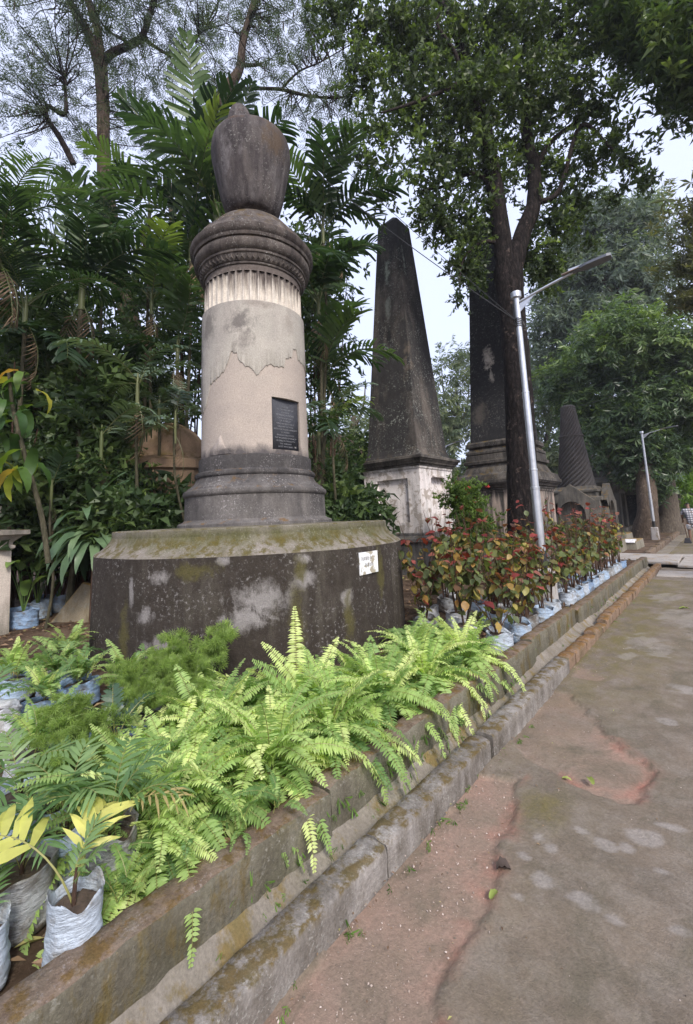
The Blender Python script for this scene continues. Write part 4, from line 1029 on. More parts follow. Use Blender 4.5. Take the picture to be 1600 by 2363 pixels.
G_SAPLING = leaf_mat("leaf_bright_sapling", [(0, (.07, .14, .02)), (.5, (.14, .25, .03)), (1, (.28, .4, .06))], trans=.45)  # yellow green leaf colour of the young tree
G_BROWN = leaf_mat("leaf_bronze", [(0, (.04, .05, .025)), (.5, (.085, .095, .04)), (1, (.17, .16, .07))], trans=.35)
B_DARK = bark("bark_dark_wet", (.006, .005, .005), (.018, .015, .015), (.06, .048, .043), spots=(.09, .068, .058), bump=1.0)
B_BROWN = bark("bark_brown", (.04, .03, .024), (.095, .072, .056), (.18, .14, .11), spots=(.22, .17, .13))
B_GREY = bark("bark_grey_brown", (.05, .042, .035), (.105, .088, .072), (.19, .16, .13))
B_DK2 = bark("bark_dark_branch", (.015, .012, .012), (.035, .028, .026), (.07, .055, .05))  # dark brown bark for thin limbs, twigs and pods
B_PALM = bark("palm_stem", (.03, .03, .02), (.075, .07, .045), (.15, .13, .09))
B_STEM = bark("twig_brown", (.04, .025, .018), (.09, .055, .04), (.15, .1, .075))

def SP(px, py, d): return spot(px, py, d)

# ---- big dark tree behind the shrubs
def main_tree():
    t = empty("broadleaf_tree", (-3.55, 10.1, .15), label="big tree with a dark mottled forked trunk behind the first lamp, canopy of whorled leaves", cat="tree")
    d = 10.7
    trunk = [SP(1214, 1335, 10.55), SP(1208, 1240, d), SP(1205, 1100, d), SP(1197, 900, d), SP(1183, 740, d), SP(1172, 620, d)]
    trunk[0][2] = .1
    mb = MB()
    tube(mb, trunk, [.42, .34, .325, .31, .30, .34], 18, 8, rough=.022)
    for a in (0.4, 1.5, 2.6, 4.0, 5.2):     # root flare
        tube(mb, [trunk[0] + np.array([math.cos(a) * .62, math.sin(a) * .62, -.08]), trunk[0] + np.array([math.cos(a) * .33, math.sin(a) * .33, .12]), trunk[0] + np.array([math.cos(a) * .16, math.sin(a) * .16, .7])], [.05, .13, .12], 8, 4, rough=.03)
    o = lbuild(mb, "trunk", [B_DARK], t)
    stems = [([(1172, 640, d), (1160, 560, d), (1142, 430, d - .1), (1118, 290, d - .3), (1095, 200, d - .5), (1060, 100, d - .6), (1035, 20, d - .7), (1010, -90, d - .8)], [.26, .22, .2, .17, .13, .10, .09, .06]),
             ([(1178, 640, d), (1206, 540, d + .2), (1232, 470, d + .4), (1232, 380, d + .5), (1215, 300, d + .6), (1225, 180, d + .8), (1250, 60, d + 1), (1270, -80, d + 1)], [.25, .2, .18, .16, .13, .12, .09, .06]),
             ([(1232, 400, d + .5), (1270, 330, d + .6), (1330, 280, d + 1), (1400, 220, d + 1.2)], [.09, .06, .04, .02]),
             ([(1118, 290, d - .3), (1075, 195, d - .8), (1035, 205, d - 1.1), (960, 235, d - 1.6), (880, 260, d - 2)], [.10, .07, .05, .04, .02]),
             ([(1095, 200, d - .5), (1070, 190, d - .9), (1050, 120, d - 1.2), (1010, 60, d - 1.4), (1015, 30, d - 1.5)], [.06, .05, .045, .04, .02]),
             ([(1142, 430, d - .1), (1090, 400, d - .4), (1020, 430, d - .6), (960, 440, d - .8)], [.07, .045, .03, .015]),
             ([(1160, 560, d), (1110, 560, d - .3), (1070, 600, d - .5), (1060, 660, d - .6)], [.07, .04, .025, .01]),
             ([(1232, 470, d + .4), (1290, 440, d + .4), (1340, 290, d + .6), (1410, 340, d + .6), (1455, 380, d + .7), (1500, 395, d + .7)], [.08, .06, .05, .03, .02, .01]),
             ([(1250, 60, d + 1), (1330, 20, d + 1.2), (1420, -20, d + 1.5)], [.06, .04, .02]),
             ([(1035, 20, d - .7), (960, -40, d - 1), (860, -60, d - 1.2)], [.06, .04, .02])]
    for pts, rad in stems:
        mb = MB(); tube(mb, [SP(*p) for p in pts], rad, 12 if rad[0] > .15 else 7, 6, rough=.03)
        lbuild(mb, "limb", [B_DARK if rad[0] > .15 else B_DK2], t)
    B = lambda x, y, dd, r, n: (SP(x, y, dd), r, n)
    k = 1.0
    blobs = [B(900, 60, d - 1.2, (.9, .9, .8), 420), B(1000, 90, d - .8, (1.1, 1.2, 1.1), 650), B(1100, 60, d - .5, (1.2, 1.2, 1.2), 700), B(1200, 60, d + .2, (1.2, 1.2, 1.2), 650), B(1300, 80, d + .6, (1.1, 1.2, 1.1), 520), B(1400, 60, d + 1, (.9, 1, .8), 320),
             B(960, 230, d - 1, (1.0, 1, .9), 520), B(1070, 240, d - .7, (1, 1.1, 1), 560), B(1180, 220, d + .1, (1.1, 1.2, 1.1), 600), B(1290, 230, d + .6, (1.0, 1.1, .9), 420), B(1380, 250, d + .8, (.7, .8, .7), 170),
             B(880, 300, d - 1.4, (.6, .7, .7), 170), B(900, 420, d - 1.2, (.5, .5, .4), 80), B(1010, 380, d - .7, (.8, .9, .8), 380), B(1100, 380, d - .3, (.8, .9, .8), 380), B(1190, 380, d + .8, (.9, .9, .9), 380), B(1300, 380, d + .8, (.8, .9, .7), 260), B(1390, 350, d + .8, (.6, .7, .5), 110),
             B(1010, 500, d - .5, (.55, .7, .6), 230), B(1090, 520, d - .2, (.7, .8, .8), 360), B(1080, 620, d - .1, (.42, .6, .5), 170), B(1062, 690, d - .2, (.16, .25, .22), 30), B(1275, 520, d + 1, (.75, .9, .8), 330), B(1260, 620, d + 1.1, (.55, .7, .5), 190), B(1215, 600, d + 1.2, (.4, .5, .5), 110),
             B(1330, 470, d + 1, (.5, .6, .5), 110), B(1460, 370, d + .7, (.4, .4, .28), 46), B(1500, 410, d + .7, (.28, .3, .2), 22), B(1440, 300, d + .8, (.35, .4, .3), 34), B(1430, 440, d + .9, (.4, .4, .3), 46), B(1370, 560, d + 1, (.25, .3, .2), 22),
             B(820, 30, d - 1.4, (.8, .8, .7), 300), B(830, 170, d - 1.6, (.6, .6, .6), 170), B(850, 380, d - 1.4, (.5, .5, .5), 90), B(930, 130, d - 1, (.8, .8, .8), 300), B(870, 450, d - 1.3, (.4, .4, .3), 40), B(745, 20, d - 1.4, (.6, .7, .5), 120), B(990, -90, d - .5, (1.6, 1.5, 1.0), 500), B(1230, -110, d, (1.8, 1.5, 1.2), 600)]
    mb = MB()
    pr = cluster_proto(8, .165, .40, seed=3, droop=.3)
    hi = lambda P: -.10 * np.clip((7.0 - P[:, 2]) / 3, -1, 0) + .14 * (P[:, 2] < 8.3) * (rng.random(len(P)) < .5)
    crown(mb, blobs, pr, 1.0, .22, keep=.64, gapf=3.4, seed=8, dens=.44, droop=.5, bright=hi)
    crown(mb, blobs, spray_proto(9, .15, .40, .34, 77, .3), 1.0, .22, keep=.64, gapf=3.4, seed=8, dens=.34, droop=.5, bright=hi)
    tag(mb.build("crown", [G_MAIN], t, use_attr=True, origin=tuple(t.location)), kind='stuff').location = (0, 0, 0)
main_tree()

def simple_tree(name, label, trunk, rads, blobs, leafm, barkm, proto, keep=.75, gapf=1.2, limbs=(), seed=1, scale=1.0, group=None, droop=.4, dens=1.0, bright=None):
    base = np.array(trunk[0]); t = empty(name, (base[0], base[1], max(.05, base[2])), label=label, cat="tree", group=group)
    mb = MB(); tube(mb, trunk, rads, 12, 6, rough=.03); lbuild(mb, "trunk", [barkm], t)
    for pts, rr in limbs:
        mb = MB(); tube(mb, pts, rr, 7, 5, rough=.03); lbuild(mb, "limb", [barkm], t)
    if blobs:
        mb = MB(); crown(mb, blobs, proto, scale, .25, keep, gapf, droop, seed, dens, bright)
        tag(lbuild(mb, "crown", [leafm], t, smooth=False, use_attr=True), kind='stuff')
    return t

def gz(p, z=.1): p = np.array(p, float); p[2] = z; return p
# ---- mango tree over the path edge
d = 26.8
B = lambda x, y, dd, r, n: (SP(x, y, dd), r, n)
mango = [B(1478, 1010, 25.6, (1.1, .9, .9), 240), B(1450, 960, 25.6, (1.3, .9, 1), 260), B(1500, 1075, 25.8, (.9, .7, .6), 130), B(1370, 830, d + .6, (2.2, 2.4, 1.6), 900), B(1460, 800, d, (2.4, 2.6, 1.9), 1100), B(1560, 800, d + 1, (2.4, 2.6, 1.9), 1000), B(1320, 900, d + .6, (1.6, 2, 1.5), 560), B(1400, 930, d + .6, (2, 2.2, 1.6), 700), B(1500, 930, d, (2.2, 2.4, 1.7), 800), B(1590, 930, d + 1, (2, 2.4, 1.6), 600),
         B(1290, 870, d + .6, (1, 1.4, 1), 200), B(1390, 1020, d - 1, (1.4, 1.6, 1.1), 360), B(1450, 1060, d - .6, (1.5, 1.6, 1.1), 420), B(1520, 1040, d, (1.6, 1.8, 1.1), 400), B(1375, 1070, d - 1, (.9, 1, .6), 150), B(1510, 1110, d, (.7, .9, .6), 130), B(1560, 1040, d + 1, (1.4, 1.6, .8), 260), B(1640, 860, d + 1, (2.4, 2.6, 2), 500), B(1425, 740, d, (1.5, 2, 1), 300), B(1350, 960, d + .6, (1.4, 1.6, 1), 280)]
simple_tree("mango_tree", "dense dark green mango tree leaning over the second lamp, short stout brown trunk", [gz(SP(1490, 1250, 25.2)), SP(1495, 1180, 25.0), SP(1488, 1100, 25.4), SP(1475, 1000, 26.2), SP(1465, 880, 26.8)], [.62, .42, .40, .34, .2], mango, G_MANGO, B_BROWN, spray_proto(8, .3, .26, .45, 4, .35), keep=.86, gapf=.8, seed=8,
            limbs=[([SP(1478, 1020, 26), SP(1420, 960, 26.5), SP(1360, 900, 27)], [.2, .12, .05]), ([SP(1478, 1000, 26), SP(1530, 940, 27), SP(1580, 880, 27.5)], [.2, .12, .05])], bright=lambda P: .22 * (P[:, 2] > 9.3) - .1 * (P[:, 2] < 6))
# ---- tall tree behind it, its leaf colour tinted bluish for haze
d = 36
tall = [B(1380, 560, d, (3.2, 3.2, 3), 1100), B(1320, 640, d, (2.8, 3, 2.8), 800), B(1420, 660, d, (3.4, 3.2, 3), 1000), B(1480, 560, d + 1, (2.6, 3, 2.8), 620), B(1280, 740, d, (2.4, 2.8, 2.2), 520), B(1360, 760, d, (3, 3, 2.4), 700), B(1490, 660, d + 1, (2.4, 2.6, 2.4), 520), B(1350, 500, d, (2, 2, 1.4), 260), B(1440, 500, d, (2.4, 2.4, 1.6), 330), B(1270, 680, d, (1.4, 1.8, 1.6), 160), B(1400, 450, d, (1, 1, .8), 70), B(1250, 800, d, (1.6, 2, 1.6), 240), B(1490, 480, d + 1, (1, 1, 1.2), 80)]
simple_tree("tall_tree", "tall hazy bluish green tree rising behind the mango tree and the first lamp head", [gz(SP(1400, 1170, 38)), SP(1400, 950, 38), SP(1410, 800, 37), SP(1430, 700, 36.5), SP(1420, 600, 36.5)], [.6, .45, .4, .3, .15], tall, G_BLUE, B_BROWN, spray_proto(8, .42, .24, .6, 6, .4), keep=.80, gapf=.62, seed=3,
            limbs=[([SP(1425, 710, 36), SP(1380, 620, 35), SP(1340, 560, 35)], [.22, .14, .06]), ([SP(1430, 700, 36), SP(1450, 760, 35.4), SP(1440, 720, 35.2)], [.2, .1, .06])])
# ---- overhanging crown at the top right corner, and the bronze tree at the right edge
d = 11.5
simple_tree("overhanging_tree", "dark long leaved tree hanging into the top right corner of the sky", [gz((3.6, 10.8, 0)), (3.5, 10.9, 3), (3.2, 11.1, 6), (2.6, 11.2, 9)], [.4, .33, .28, .18],
            [B(1500, 40, d, (1.2, 1.3, .9), 430), B(1590, 90, d, (1.1, 1.3, .9), 430), B(1560, 170, d, (.7, .9, .5), 200), B(1620, 200, d, (.9, 1.2, .6), 220), B(1450, -40, d, (1.2, 1.3, .9), 300), B(1480, 110, d, (.5, .7, .5), 90), B(1700, 60, d, (1.8, 1.6, 1.4), 500), B(1440, 20, d, (.5, .6, .4), 70)],
            G_DARK, B_DARK, cluster_proto(9, .24, .24, seed=9, droop=.4), keep=.86, gapf=1.4, seed=12, droop=.8,
            limbs=[([(2.6, 11.2, 9), SP(1600, 60, d), SP(1500, 20, d)], [.15, .09, .03])])
d = 20
simple_tree("bronze_leaved_tree", "loose bronze green tree at the right edge above the path", [gz((2.6, 20, 0)), (2.5, 20, 4), (2.0, 20, 8), (1.2, 20, 10)], [.3, .25, .2, .1],
            [B(1640, 430, d, (1.0, 1.4, 1.2), 220), B(1625, 500, d, (.8, 1, 1), 150), B(1620, 600, d, (.9, 1.2, 1.2), 220), B(1575, 610, d, (.4, .7, .3), 26), B(1595, 690, d, (.9, 1, .8), 170), B(1700, 550, d, (2.4, 2.4, 3), 700)], G_BROWN, B_DK2, cluster_proto(8, .26, .26, seed=14, droop=.4), keep=.8, gapf=1.2, seed=4, droop=.7)
# ---- trees down the path
d = 33
simple_tree("buttressed_tree", "broad grey trunk with buttress roots beyond the second lamp", [gz(SP(1545, 1240, 30)), SP(1543, 1180, 30), SP(1535, 1100, 30), SP(1525, 1000, 30), SP(1510, 900, 30)], [.75, .5, .45, .4, .3], [B(1540, 900, 32, (3, 3, 2), 500), B(1590, 1000, 33, (2, 2, 1.4), 260)], G_MANGO, B_GREY, spray_proto(8, .34, .25, .45, 5, .35), keep=.85, seed=21,
            limbs=[([gz(SP(1580, 1232, 31), .1), SP(1563, 1180, 30.6), SP(1548, 1120, 30.2), SP(1540, 1060, 30)], [.12, .16, .14, .08]), ([gz(SP(1520, 1245, 29.6), .1), SP(1527, 1190, 29.8), SP(1530, 1130, 30)], [.1, .14, .1])])
simple_tree("bright_sapling", "young tree with bright yellow green leaves near the right edge", [gz(SP(1562, 1212, 33)), SP(1566, 1160, 33), SP(1572, 1100, 33), SP(1565, 1060, 33)], [.12, .1, .08, .05],
            [B(1545, 1110, d, (.9, 1, .7), 70), B(1580, 1100, d, (.9, 1, .9), 120), B(1560, 1060, d, (1, 1, .7), 90), B(1590, 1150, d, (.8, .9, .5), 70), B(1535, 1070, d, (.7, .8, .4), 40)], G_SAPLING, B_GREY, spray_proto(8, .35, .22, .45, 7, .5), keep=.9, seed=2)
# ---- distant hazy trees
far = [("hazy pale tree between the two obelisks, thin branches near its top", [B(1045, 870, 42, (2.6, 2.6, 2.6), 420), B(1050, 970, 42, (3, 3, 2.6), 560), B(1020, 1040, 42, (3, 3, 2.2), 420), B(1060, 810, 42, (1.4, 1.6, 1.4), 70), B(1090, 1080, 42, (3, 3, 2), 420), B(1000, 1120, 42, (2.6, 3, 2), 300)], 1050, 42),
       ("hazy pale tree between the first lamp and the spiral column", [B(1240, 850, 46, (3, 3, 2.6), 380), B(1250, 950, 46, (3.4, 3, 3), 560), B(1265, 1050, 44, (3.4, 3, 2.6), 600), B(1225, 1100, 44, (3, 3, 2), 300), B(1330, 1090, 44, (3.4, 3, 2), 500)], 1262, 46),
       ("distant pale green tree behind the table tomb", [B(1420, 1080, 52, (4, 4, 3), 500), B(1380, 1120, 52, (4, 4, 2.4), 460), B(1470, 1110, 52, (4, 4, 3), 400)], 1420, 52),
       ("distant tree closing the end of the path", [B(1570, 1080, 62, (4.5, 4, 4), 700), B(1610, 1050, 60, (4, 4, 4), 500), B(1600, 1140, 66, (6, 3, 2.4), 700), B(1540, 1000, 60, (4, 4, 4), 400), B(1690, 1080, 60, (6, 4, 5), 600)], 1600, 62),
       ("distant tree behind the whitewashed pedestal and palms", [B(830, 1010, 30, (2.4, 2.4, 2), 260), B(800, 1080, 28, (2.6, 2.6, 1.6), 420), B(740, 1060, 28, (2.6, 2.6, 1.8), 420), B(850, 960, 32, (1.4, 1.4, 1.2), 60)], 810, 30)]
for i, (lab, bl, tx, td) in enumerate(far):
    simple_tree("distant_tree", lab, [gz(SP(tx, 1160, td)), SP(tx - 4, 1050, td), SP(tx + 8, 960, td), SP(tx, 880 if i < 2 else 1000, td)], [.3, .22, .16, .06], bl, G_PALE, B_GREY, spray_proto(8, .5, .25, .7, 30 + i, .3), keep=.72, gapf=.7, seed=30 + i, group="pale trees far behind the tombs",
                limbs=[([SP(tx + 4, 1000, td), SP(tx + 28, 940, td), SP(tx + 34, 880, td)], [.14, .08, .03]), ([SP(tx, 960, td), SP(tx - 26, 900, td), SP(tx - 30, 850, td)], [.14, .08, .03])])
# far wood closing the horizon
mb = MB(); bl = []
for k in range(34):
    a = R_(-100 + k * 5.0); rr = 75 + 6 * math.sin(k * 2.1); h = 5.5 + 2 * math.sin(k * 1.3)
    bl.append((np.array([math.sin(a) * rr, math.cos(a) * rr, h * .45]), (5.5, 5.5, h * .62), 260))
crown(mb, bl, spray_proto(8, .8, .26, 1, 50, .3), 1.0, .25, .9, .3, .3, 9)
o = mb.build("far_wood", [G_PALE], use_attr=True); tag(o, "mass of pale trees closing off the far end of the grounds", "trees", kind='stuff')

# ---- lacy leaved trees, top left
def lacy():
    V, F = [], []; q = 0
    for k in range(5):          # bipinnate leaf: 5 pinna pairs of narrow leaflet strips
        for s in (-1, 1):
            b = np.array([.1 + k * .09, 0, 0]); dd = np.array([math.cos(.95), s * math.sin(.95), -.12]); nn = np.array([-dd[1], dd[0], 0])
            Lp = .15 * (1 - abs(k - 2) * .12)
            for j in range(4):
                c = b + dd * Lp * (j + .6) / 4; w = .019 * (1 if j < 3 else .7)
                V += [c + nn * w + dd * -.008, c - nn * w + dd * -.008, c - nn * w + dd * .012, c + nn * w + dd * .012]; F.append([q, q + 1, q + 2, q + 3]); q += 4
    V += [np.array([0, .003, 0]), np.array([0, -.003, 0]), np.array([.5, -.002, -.05]), np.array([.5, .002, -.05])]; F.append([q, q + 1, q + 2, q + 3])
    return np.array(V), np.array(F)
LACY = lacy()
def lacy_tree(label, stems, blobs, n_tw, barkm, seed):
    base = np.array(stems[0][0][0]); t = empty("lacy_leaved_tree", (base[0], base[1], .1), label=label, cat="tree", group="lacy leaved trees with hanging seed pods, top left")
    allp = []
    for i, (pts, rad) in enumerate(stems):
        mb = MB(); tube(mb, pts, rad, 12 if rad[0] > .14 else 7, 6, rough=.03); lbuild(mb, "trunk" if i == 0 else "limb", [barkm if rad[0] > .14 else B_DK2], t)
        allp.append(smooth_path(pts, 5))
    A = np.concatenate([p[len(p) // 3:] for p in allp])
    P, D = blob_points(blobs, 1.15); P, D, s = clumpy(P, D, .8, .9, seed)
    # fine twigs reach from the limbs toward leaf points
    mb = MB(); idx = rng.choice(len(P), n_tw, replace=False)
    for j in idx:
        p = P[j]; a = A[np.argmin(np.linalg.norm(A - p, axis=1) + rng.random(len(A)) * .5)]
        L = np.linalg.norm(p - a)
        if L > 3.2: a = p + (a - p) * (1.6 / L)
        mid = (a + p) / 2 + rng.normal(0, .12 * min(L, 2), 3)
        tube(mb, [a, mid, p], [.022, .012, .005], 4, 4)
    lbuild(mb, "twigs", [B_DK2], t)
    t.children[-1]['kind'] = 'stuff'
    mb = MB(); dr = rng.normal(0, 1, P.shape); dr[:, 2] = dr[:, 2] * .35 - .25
    scatter(mb, LACY[0], LACY[1], P, frames(dr, rng.normal(0, .4, len(P))), .85 * (1 + rng.normal(0, .2, len(P)).clip(-.4, .5)))
    tag(lbuild(mb, "crown", [G_LACY], t, smooth=False, use_attr=True), kind='stuff')
    # hanging pods
    mb = MB(); idx = rng.choice(len(P), min(len(P), 150), replace=False)
    pv = np.array([[0, -.012, 0], [0, .012, 0], [.1, .016, .01], [.1, -.016, .01], [.26, .003, 0], [.26, -.003, 0]]); pf = np.array([[0, 1, 2, 3], [3, 2, 4, 5]])
    dd = rng.normal(0, .2, (len(idx), 3)); dd[:, 2] = -1
    scatter(mb, pv, pf, P[idx], frames(dd, rng.random(len(idx)) * 6), 1.0 + rng.random(len(idx)) * .4)
    tag(lbuild(mb, "pods", [B_DK2], t, smooth=False), kind='stuff')
d = 14.5
S = lambda *a: [SP(x, y, dd) for x, y, dd in a]
lacy_tree("lacy leaved tree with tall straight brown trunk left of the urn",
          [([gz(SP(330, 1150, d))] + S((322, 900, d), (300, 740, d), (268, 600, d), (250, 480, d), (240, 380, d), (238, 250, d), (232, 150, d)), [.36, .3, .3, .28, .24, .2, .19, .2]),
           (S((232, 160, d), (205, 80, d - .3), (165, 10, d - .6), (140, -60, d - .8)), [.17, .13, .11, .08]),
           (S((232, 150, d), (225, 70, d - .2), (200, -10, d - .5), (190, -60, d - .5)), [.15, .12, .1, .08]),
           (S((238, 140, d), (262, 120, d - .2), (305, 100, d - .4), (330, 80, d - .6), (350, 20, d - .8), (372, -40, d - 1)), [.14, .12, .12, .10, .09, .07]),
           (S((325, 85, d - .6), (390, 125, d - .8), (430, 110, d - 1), (480, 60, d - 1.2)), [.07, .045, .035, .02]),
           (S((300, 100, d - .4), (250, 70, d - .4), (220, 30, d - .6)), [.05, .035, .02]),
           (S((170, 378, d - .5), (140, 320, d - .6), (108, 270, d - .7), (112, 245, d - .8), (150, 262, d - .8), (150, 180, d - .8)), [.09, .085, .07, .065, .06, .035]),
           (S((300, 700, d), (350, 690, d - .4), (380, 640, d - .6), (400, 560, d - .6), (390, 420, d - .6)), [.18, .2, .16, .12, .08])],
          [B(60, 60, d - 1, (2.4, 2, 1.6), 300), B(200, 60, d - .8, (2.2, 2, 1.6), 300), B(340, 60, d - 1, (2, 2, 1.6), 280), B(470, 60, d - 1.2, (2, 2, 1.6), 260), B(60, 220, d - 1, (2, 2, 1.4), 230), B(180, 260, d - .6, (1.8, 1.8, 1.5), 230), B(330, 240, d - .8, (2, 2, 1.4), 200), B(60, 340, d - 1, (1.6, 1.6, 1.2), 130), B(330, 360, d, (1.4, 1.6, 1.3), 90), B(230, -80, d - 1, (5, 2, 1.5), 420)], 360, B_BROWN, 2)
lacy_tree("lacy leaved tree whose curved trunk passes directly behind the urn",
          [([gz(SP(520, 1150, 13.5))] + S((520, 800, 13.2), (505, 400, 13), (502, 260, 12.8), (525, 205, 12.6), (552, 160, 12.4), (562, 90, 12.2), (582, 20, 12), (600, -60, 12)), [.32, .3, .26, .22, .19, .13, .11, .1, .08]),
           (S((545, 205, 12.5), (640, 205, 12.3), (720, 222, 12), (800, 222, 11.8), (880, 190, 11.6)), [.055, .05, .045, .03, .015]),
           (S((556, 150, 12.4), (590, 150, 12.4), (598, 146, 12.4)), [.06, .05, .03]),
           (S((650, 205, 12.3), (690, 165, 12), (745, 140, 11.8), (830, 90, 11.6)), [.04, .03, .02, .01])],
          [B(600, 60, 12, (1.6, 1.8, 1.3), 230), B(720, 60, 12, (1.4, 1.8, 1.3), 200), B(680, 200, 12, (1.6, 1.6, 1), 170), B(790, 200, 12, (1.2, 1.4, 1), 110), B(470, 200, 12.6, (1.4, 1.4, 1.2), 130), B(770, 300, 12, (1, 1.2, .8), 60), B(640, -60, 12, (3, 2, 1.2), 260)], 220, B_BROWN, 6)

# ---- pinnate fronds (palms and ferns)
def frond_mesh(name, L, pairs, ll, lw, a0, a1, mats, stem=.15, sweep=.7, vee=.25, ldroop=.35, prof=None, steps=14, rr=.012, curl=0.0, jag=0.0, seed=0, twist=.25, power=1.3, missing=0.0, two=True):
    r2 = np.random.default_rng(seed); mb = MB()
    n = steps; t = np.linspace(0, 1, n + 1); ang = np.radians(a0 + (a1 - a0) * t ** power)
    x = np.concatenate([[0], np.cumsum(np.cos((ang[1:] + ang[:-1]) / 2))]) * L / n; z = np.concatenate([[0], np.cumsum(np.sin((ang[1:] + ang[:-1]) / 2))]) * L / n
    y = curl * L * t ** 2
    C = np.stack([x, y, z], 1)
    tube(mb, C, [rr, rr * .7, rr * .3], 4, 1, mat=1 if len(mats) > 1 else 0)
    prof = prof or (lambda u: (math.sin(math.pi * (u * .86 + .12)) ** .6))
    V, F4, F3 = [], [], []
    for k in range(pairs):
        u = stem + (1 - stem) * (k + .5) / pairs
        p = np.array([np.interp(u, t, C[:, i]) for i in range(3)]); a = np.interp(u, t, ang)
        T = np.array([math.cos(a), 0, math.sin(a)]); Nn = np.array([-math.sin(a), 0, math.cos(a)])
        for s in (-1, 1):
            if missing and r2.random() < missing: continue
            uu = (k + .5) / pairs; LL = ll * prof(uu) * (1 + r2.normal(0, .06)); W = lw * (.6 + .4 * prof(uu))
            sw = sweep * (.6 + .7 * uu) + r2.normal(0, .06)
            v0 = vee + r2.normal(0, .08)
            D = np.array([0, s, 0]) * math.cos(sw) * math.cos(v0) + T * math.sin(sw) + Nn * math.sin(v0) * math.cos(sw)
            D /= np.linalg.norm(D)
            Wd = np.cross(D, Nn); Wd /= np.linalg.norm(Wd) + 1e-9
            tw = r2.normal(0, twist); Wd = Wd * math.cos(tw) + np.cross(D, Wd) * math.sin(tw)
            dn = np.array([0, 0, -1.0]) * LL * ldroop * (1 + r2.normal(0, .3))
            b = len(V); pj = p + T * (r2.normal(0, .1) * L / pairs * .4)
            m1, m2, tip = pj + D * LL * .35 + dn * .10, pj + D * LL * .72 + dn * .45, pj + D * LL + dn * 1.0
            tw2 = W * (.75 if jag else .62)
            V += [pj + Wd * W * .22, pj - Wd * W * .22, m1 - Wd * W * .5, m1 + Wd * W * .5, m2 - Wd * tw2 * .5, m2 + Wd * tw2 * .5]
            if jag: V += [tip - Wd * W * jag * .5, tip + Wd * W * jag * .4 - D * LL * .06]; F4 += [[b, b + 1, b + 2, b + 3], [b + 3, b + 2, b + 4, b + 5], [b + 5, b + 4, b + 6, b + 7]]
            else: V += [tip]; F4 += [[b, b + 1, b + 2, b + 3], [b + 3, b + 2, b + 4, b + 5]]; F3 += [[b + 5, b + 4, b + 6]]
    fs = [np.array(F4)] + ([np.array(F3)] if F3 else [])
    mb.add(V, fs, 0)
    return mb.mesh(name, mats)

def lin(a, b, n): return [a + (b - a) * k / max(1, n - 1) for k in range(n)]
P_GREEN = leaf_mat("palm_leaf_green", [(0, (.018, .036, .020)), (.4, (.032, .062, .030)), (.7, (.055, .095, .042)), (.9, (.085, .14, .05)), (1, (.18, .24, .06))], 'object', trans=.36, rough=.45, spec=.3)
P_GREY = leaf_mat("palm_leaf_grey_green", [(0, (.05, .085, .058)), (.5, (.085, .13, .09)), (1, (.13, .18, .12))], 'object', trans=.25, rough=.4, spec=.5)
P_MID = leaf_mat("palm_midrib", [(0, (.07, .09, .03)), (1, (.13, .14, .06))], 'object', trans=0, noise=0)
PALM_F = [frond_mesh("palm_frond", 2.1, 19, .58, .088, a0, a1, [P_GREEN, P_MID], .16, .65, vee, dr, seed=i, jag=.75, curl=cu, rr=.014, twist=.35, missing=.04, prof=lambda u: .55 + .45 * math.sin(math.pi * (u * .8 + .15)) if u < .93 else .45) for i, (a0, a1, vee, dr, cu) in enumerate([(62, -25, .35, .18, .1), (50, -40, .3, .3, -.08), (70, 5, .4, .12, .05), (35, -55, .2, .35, .12), (58, -15, .3, .4, -.1)])]
PALM_G = [frond_mesh("palm_frond", 1.6, 20, .42, .055, a0, a1, [P_GREY, P_MID], .18, .7, .15, .3, seed=20 + i, jag=.6, curl=cu, rr=.012, twist=.3) for i, (a0, a1, cu) in enumerate([(45, -45, .12), (30, -60, -.1), (60, -20, .05)])]
NAR_F = [frond_mesh("palm_frond", 1.9, 34, .5, .034, a0, a1, [P_GREEN, P_MID], .2, .7, .3, .35, seed=40 + i, curl=cu, rr=.011, twist=.3) for i, (a0, a1, cu) in enumerate([(60, -20, .1), (45, -50, -.1), (70, 0, 0)])]

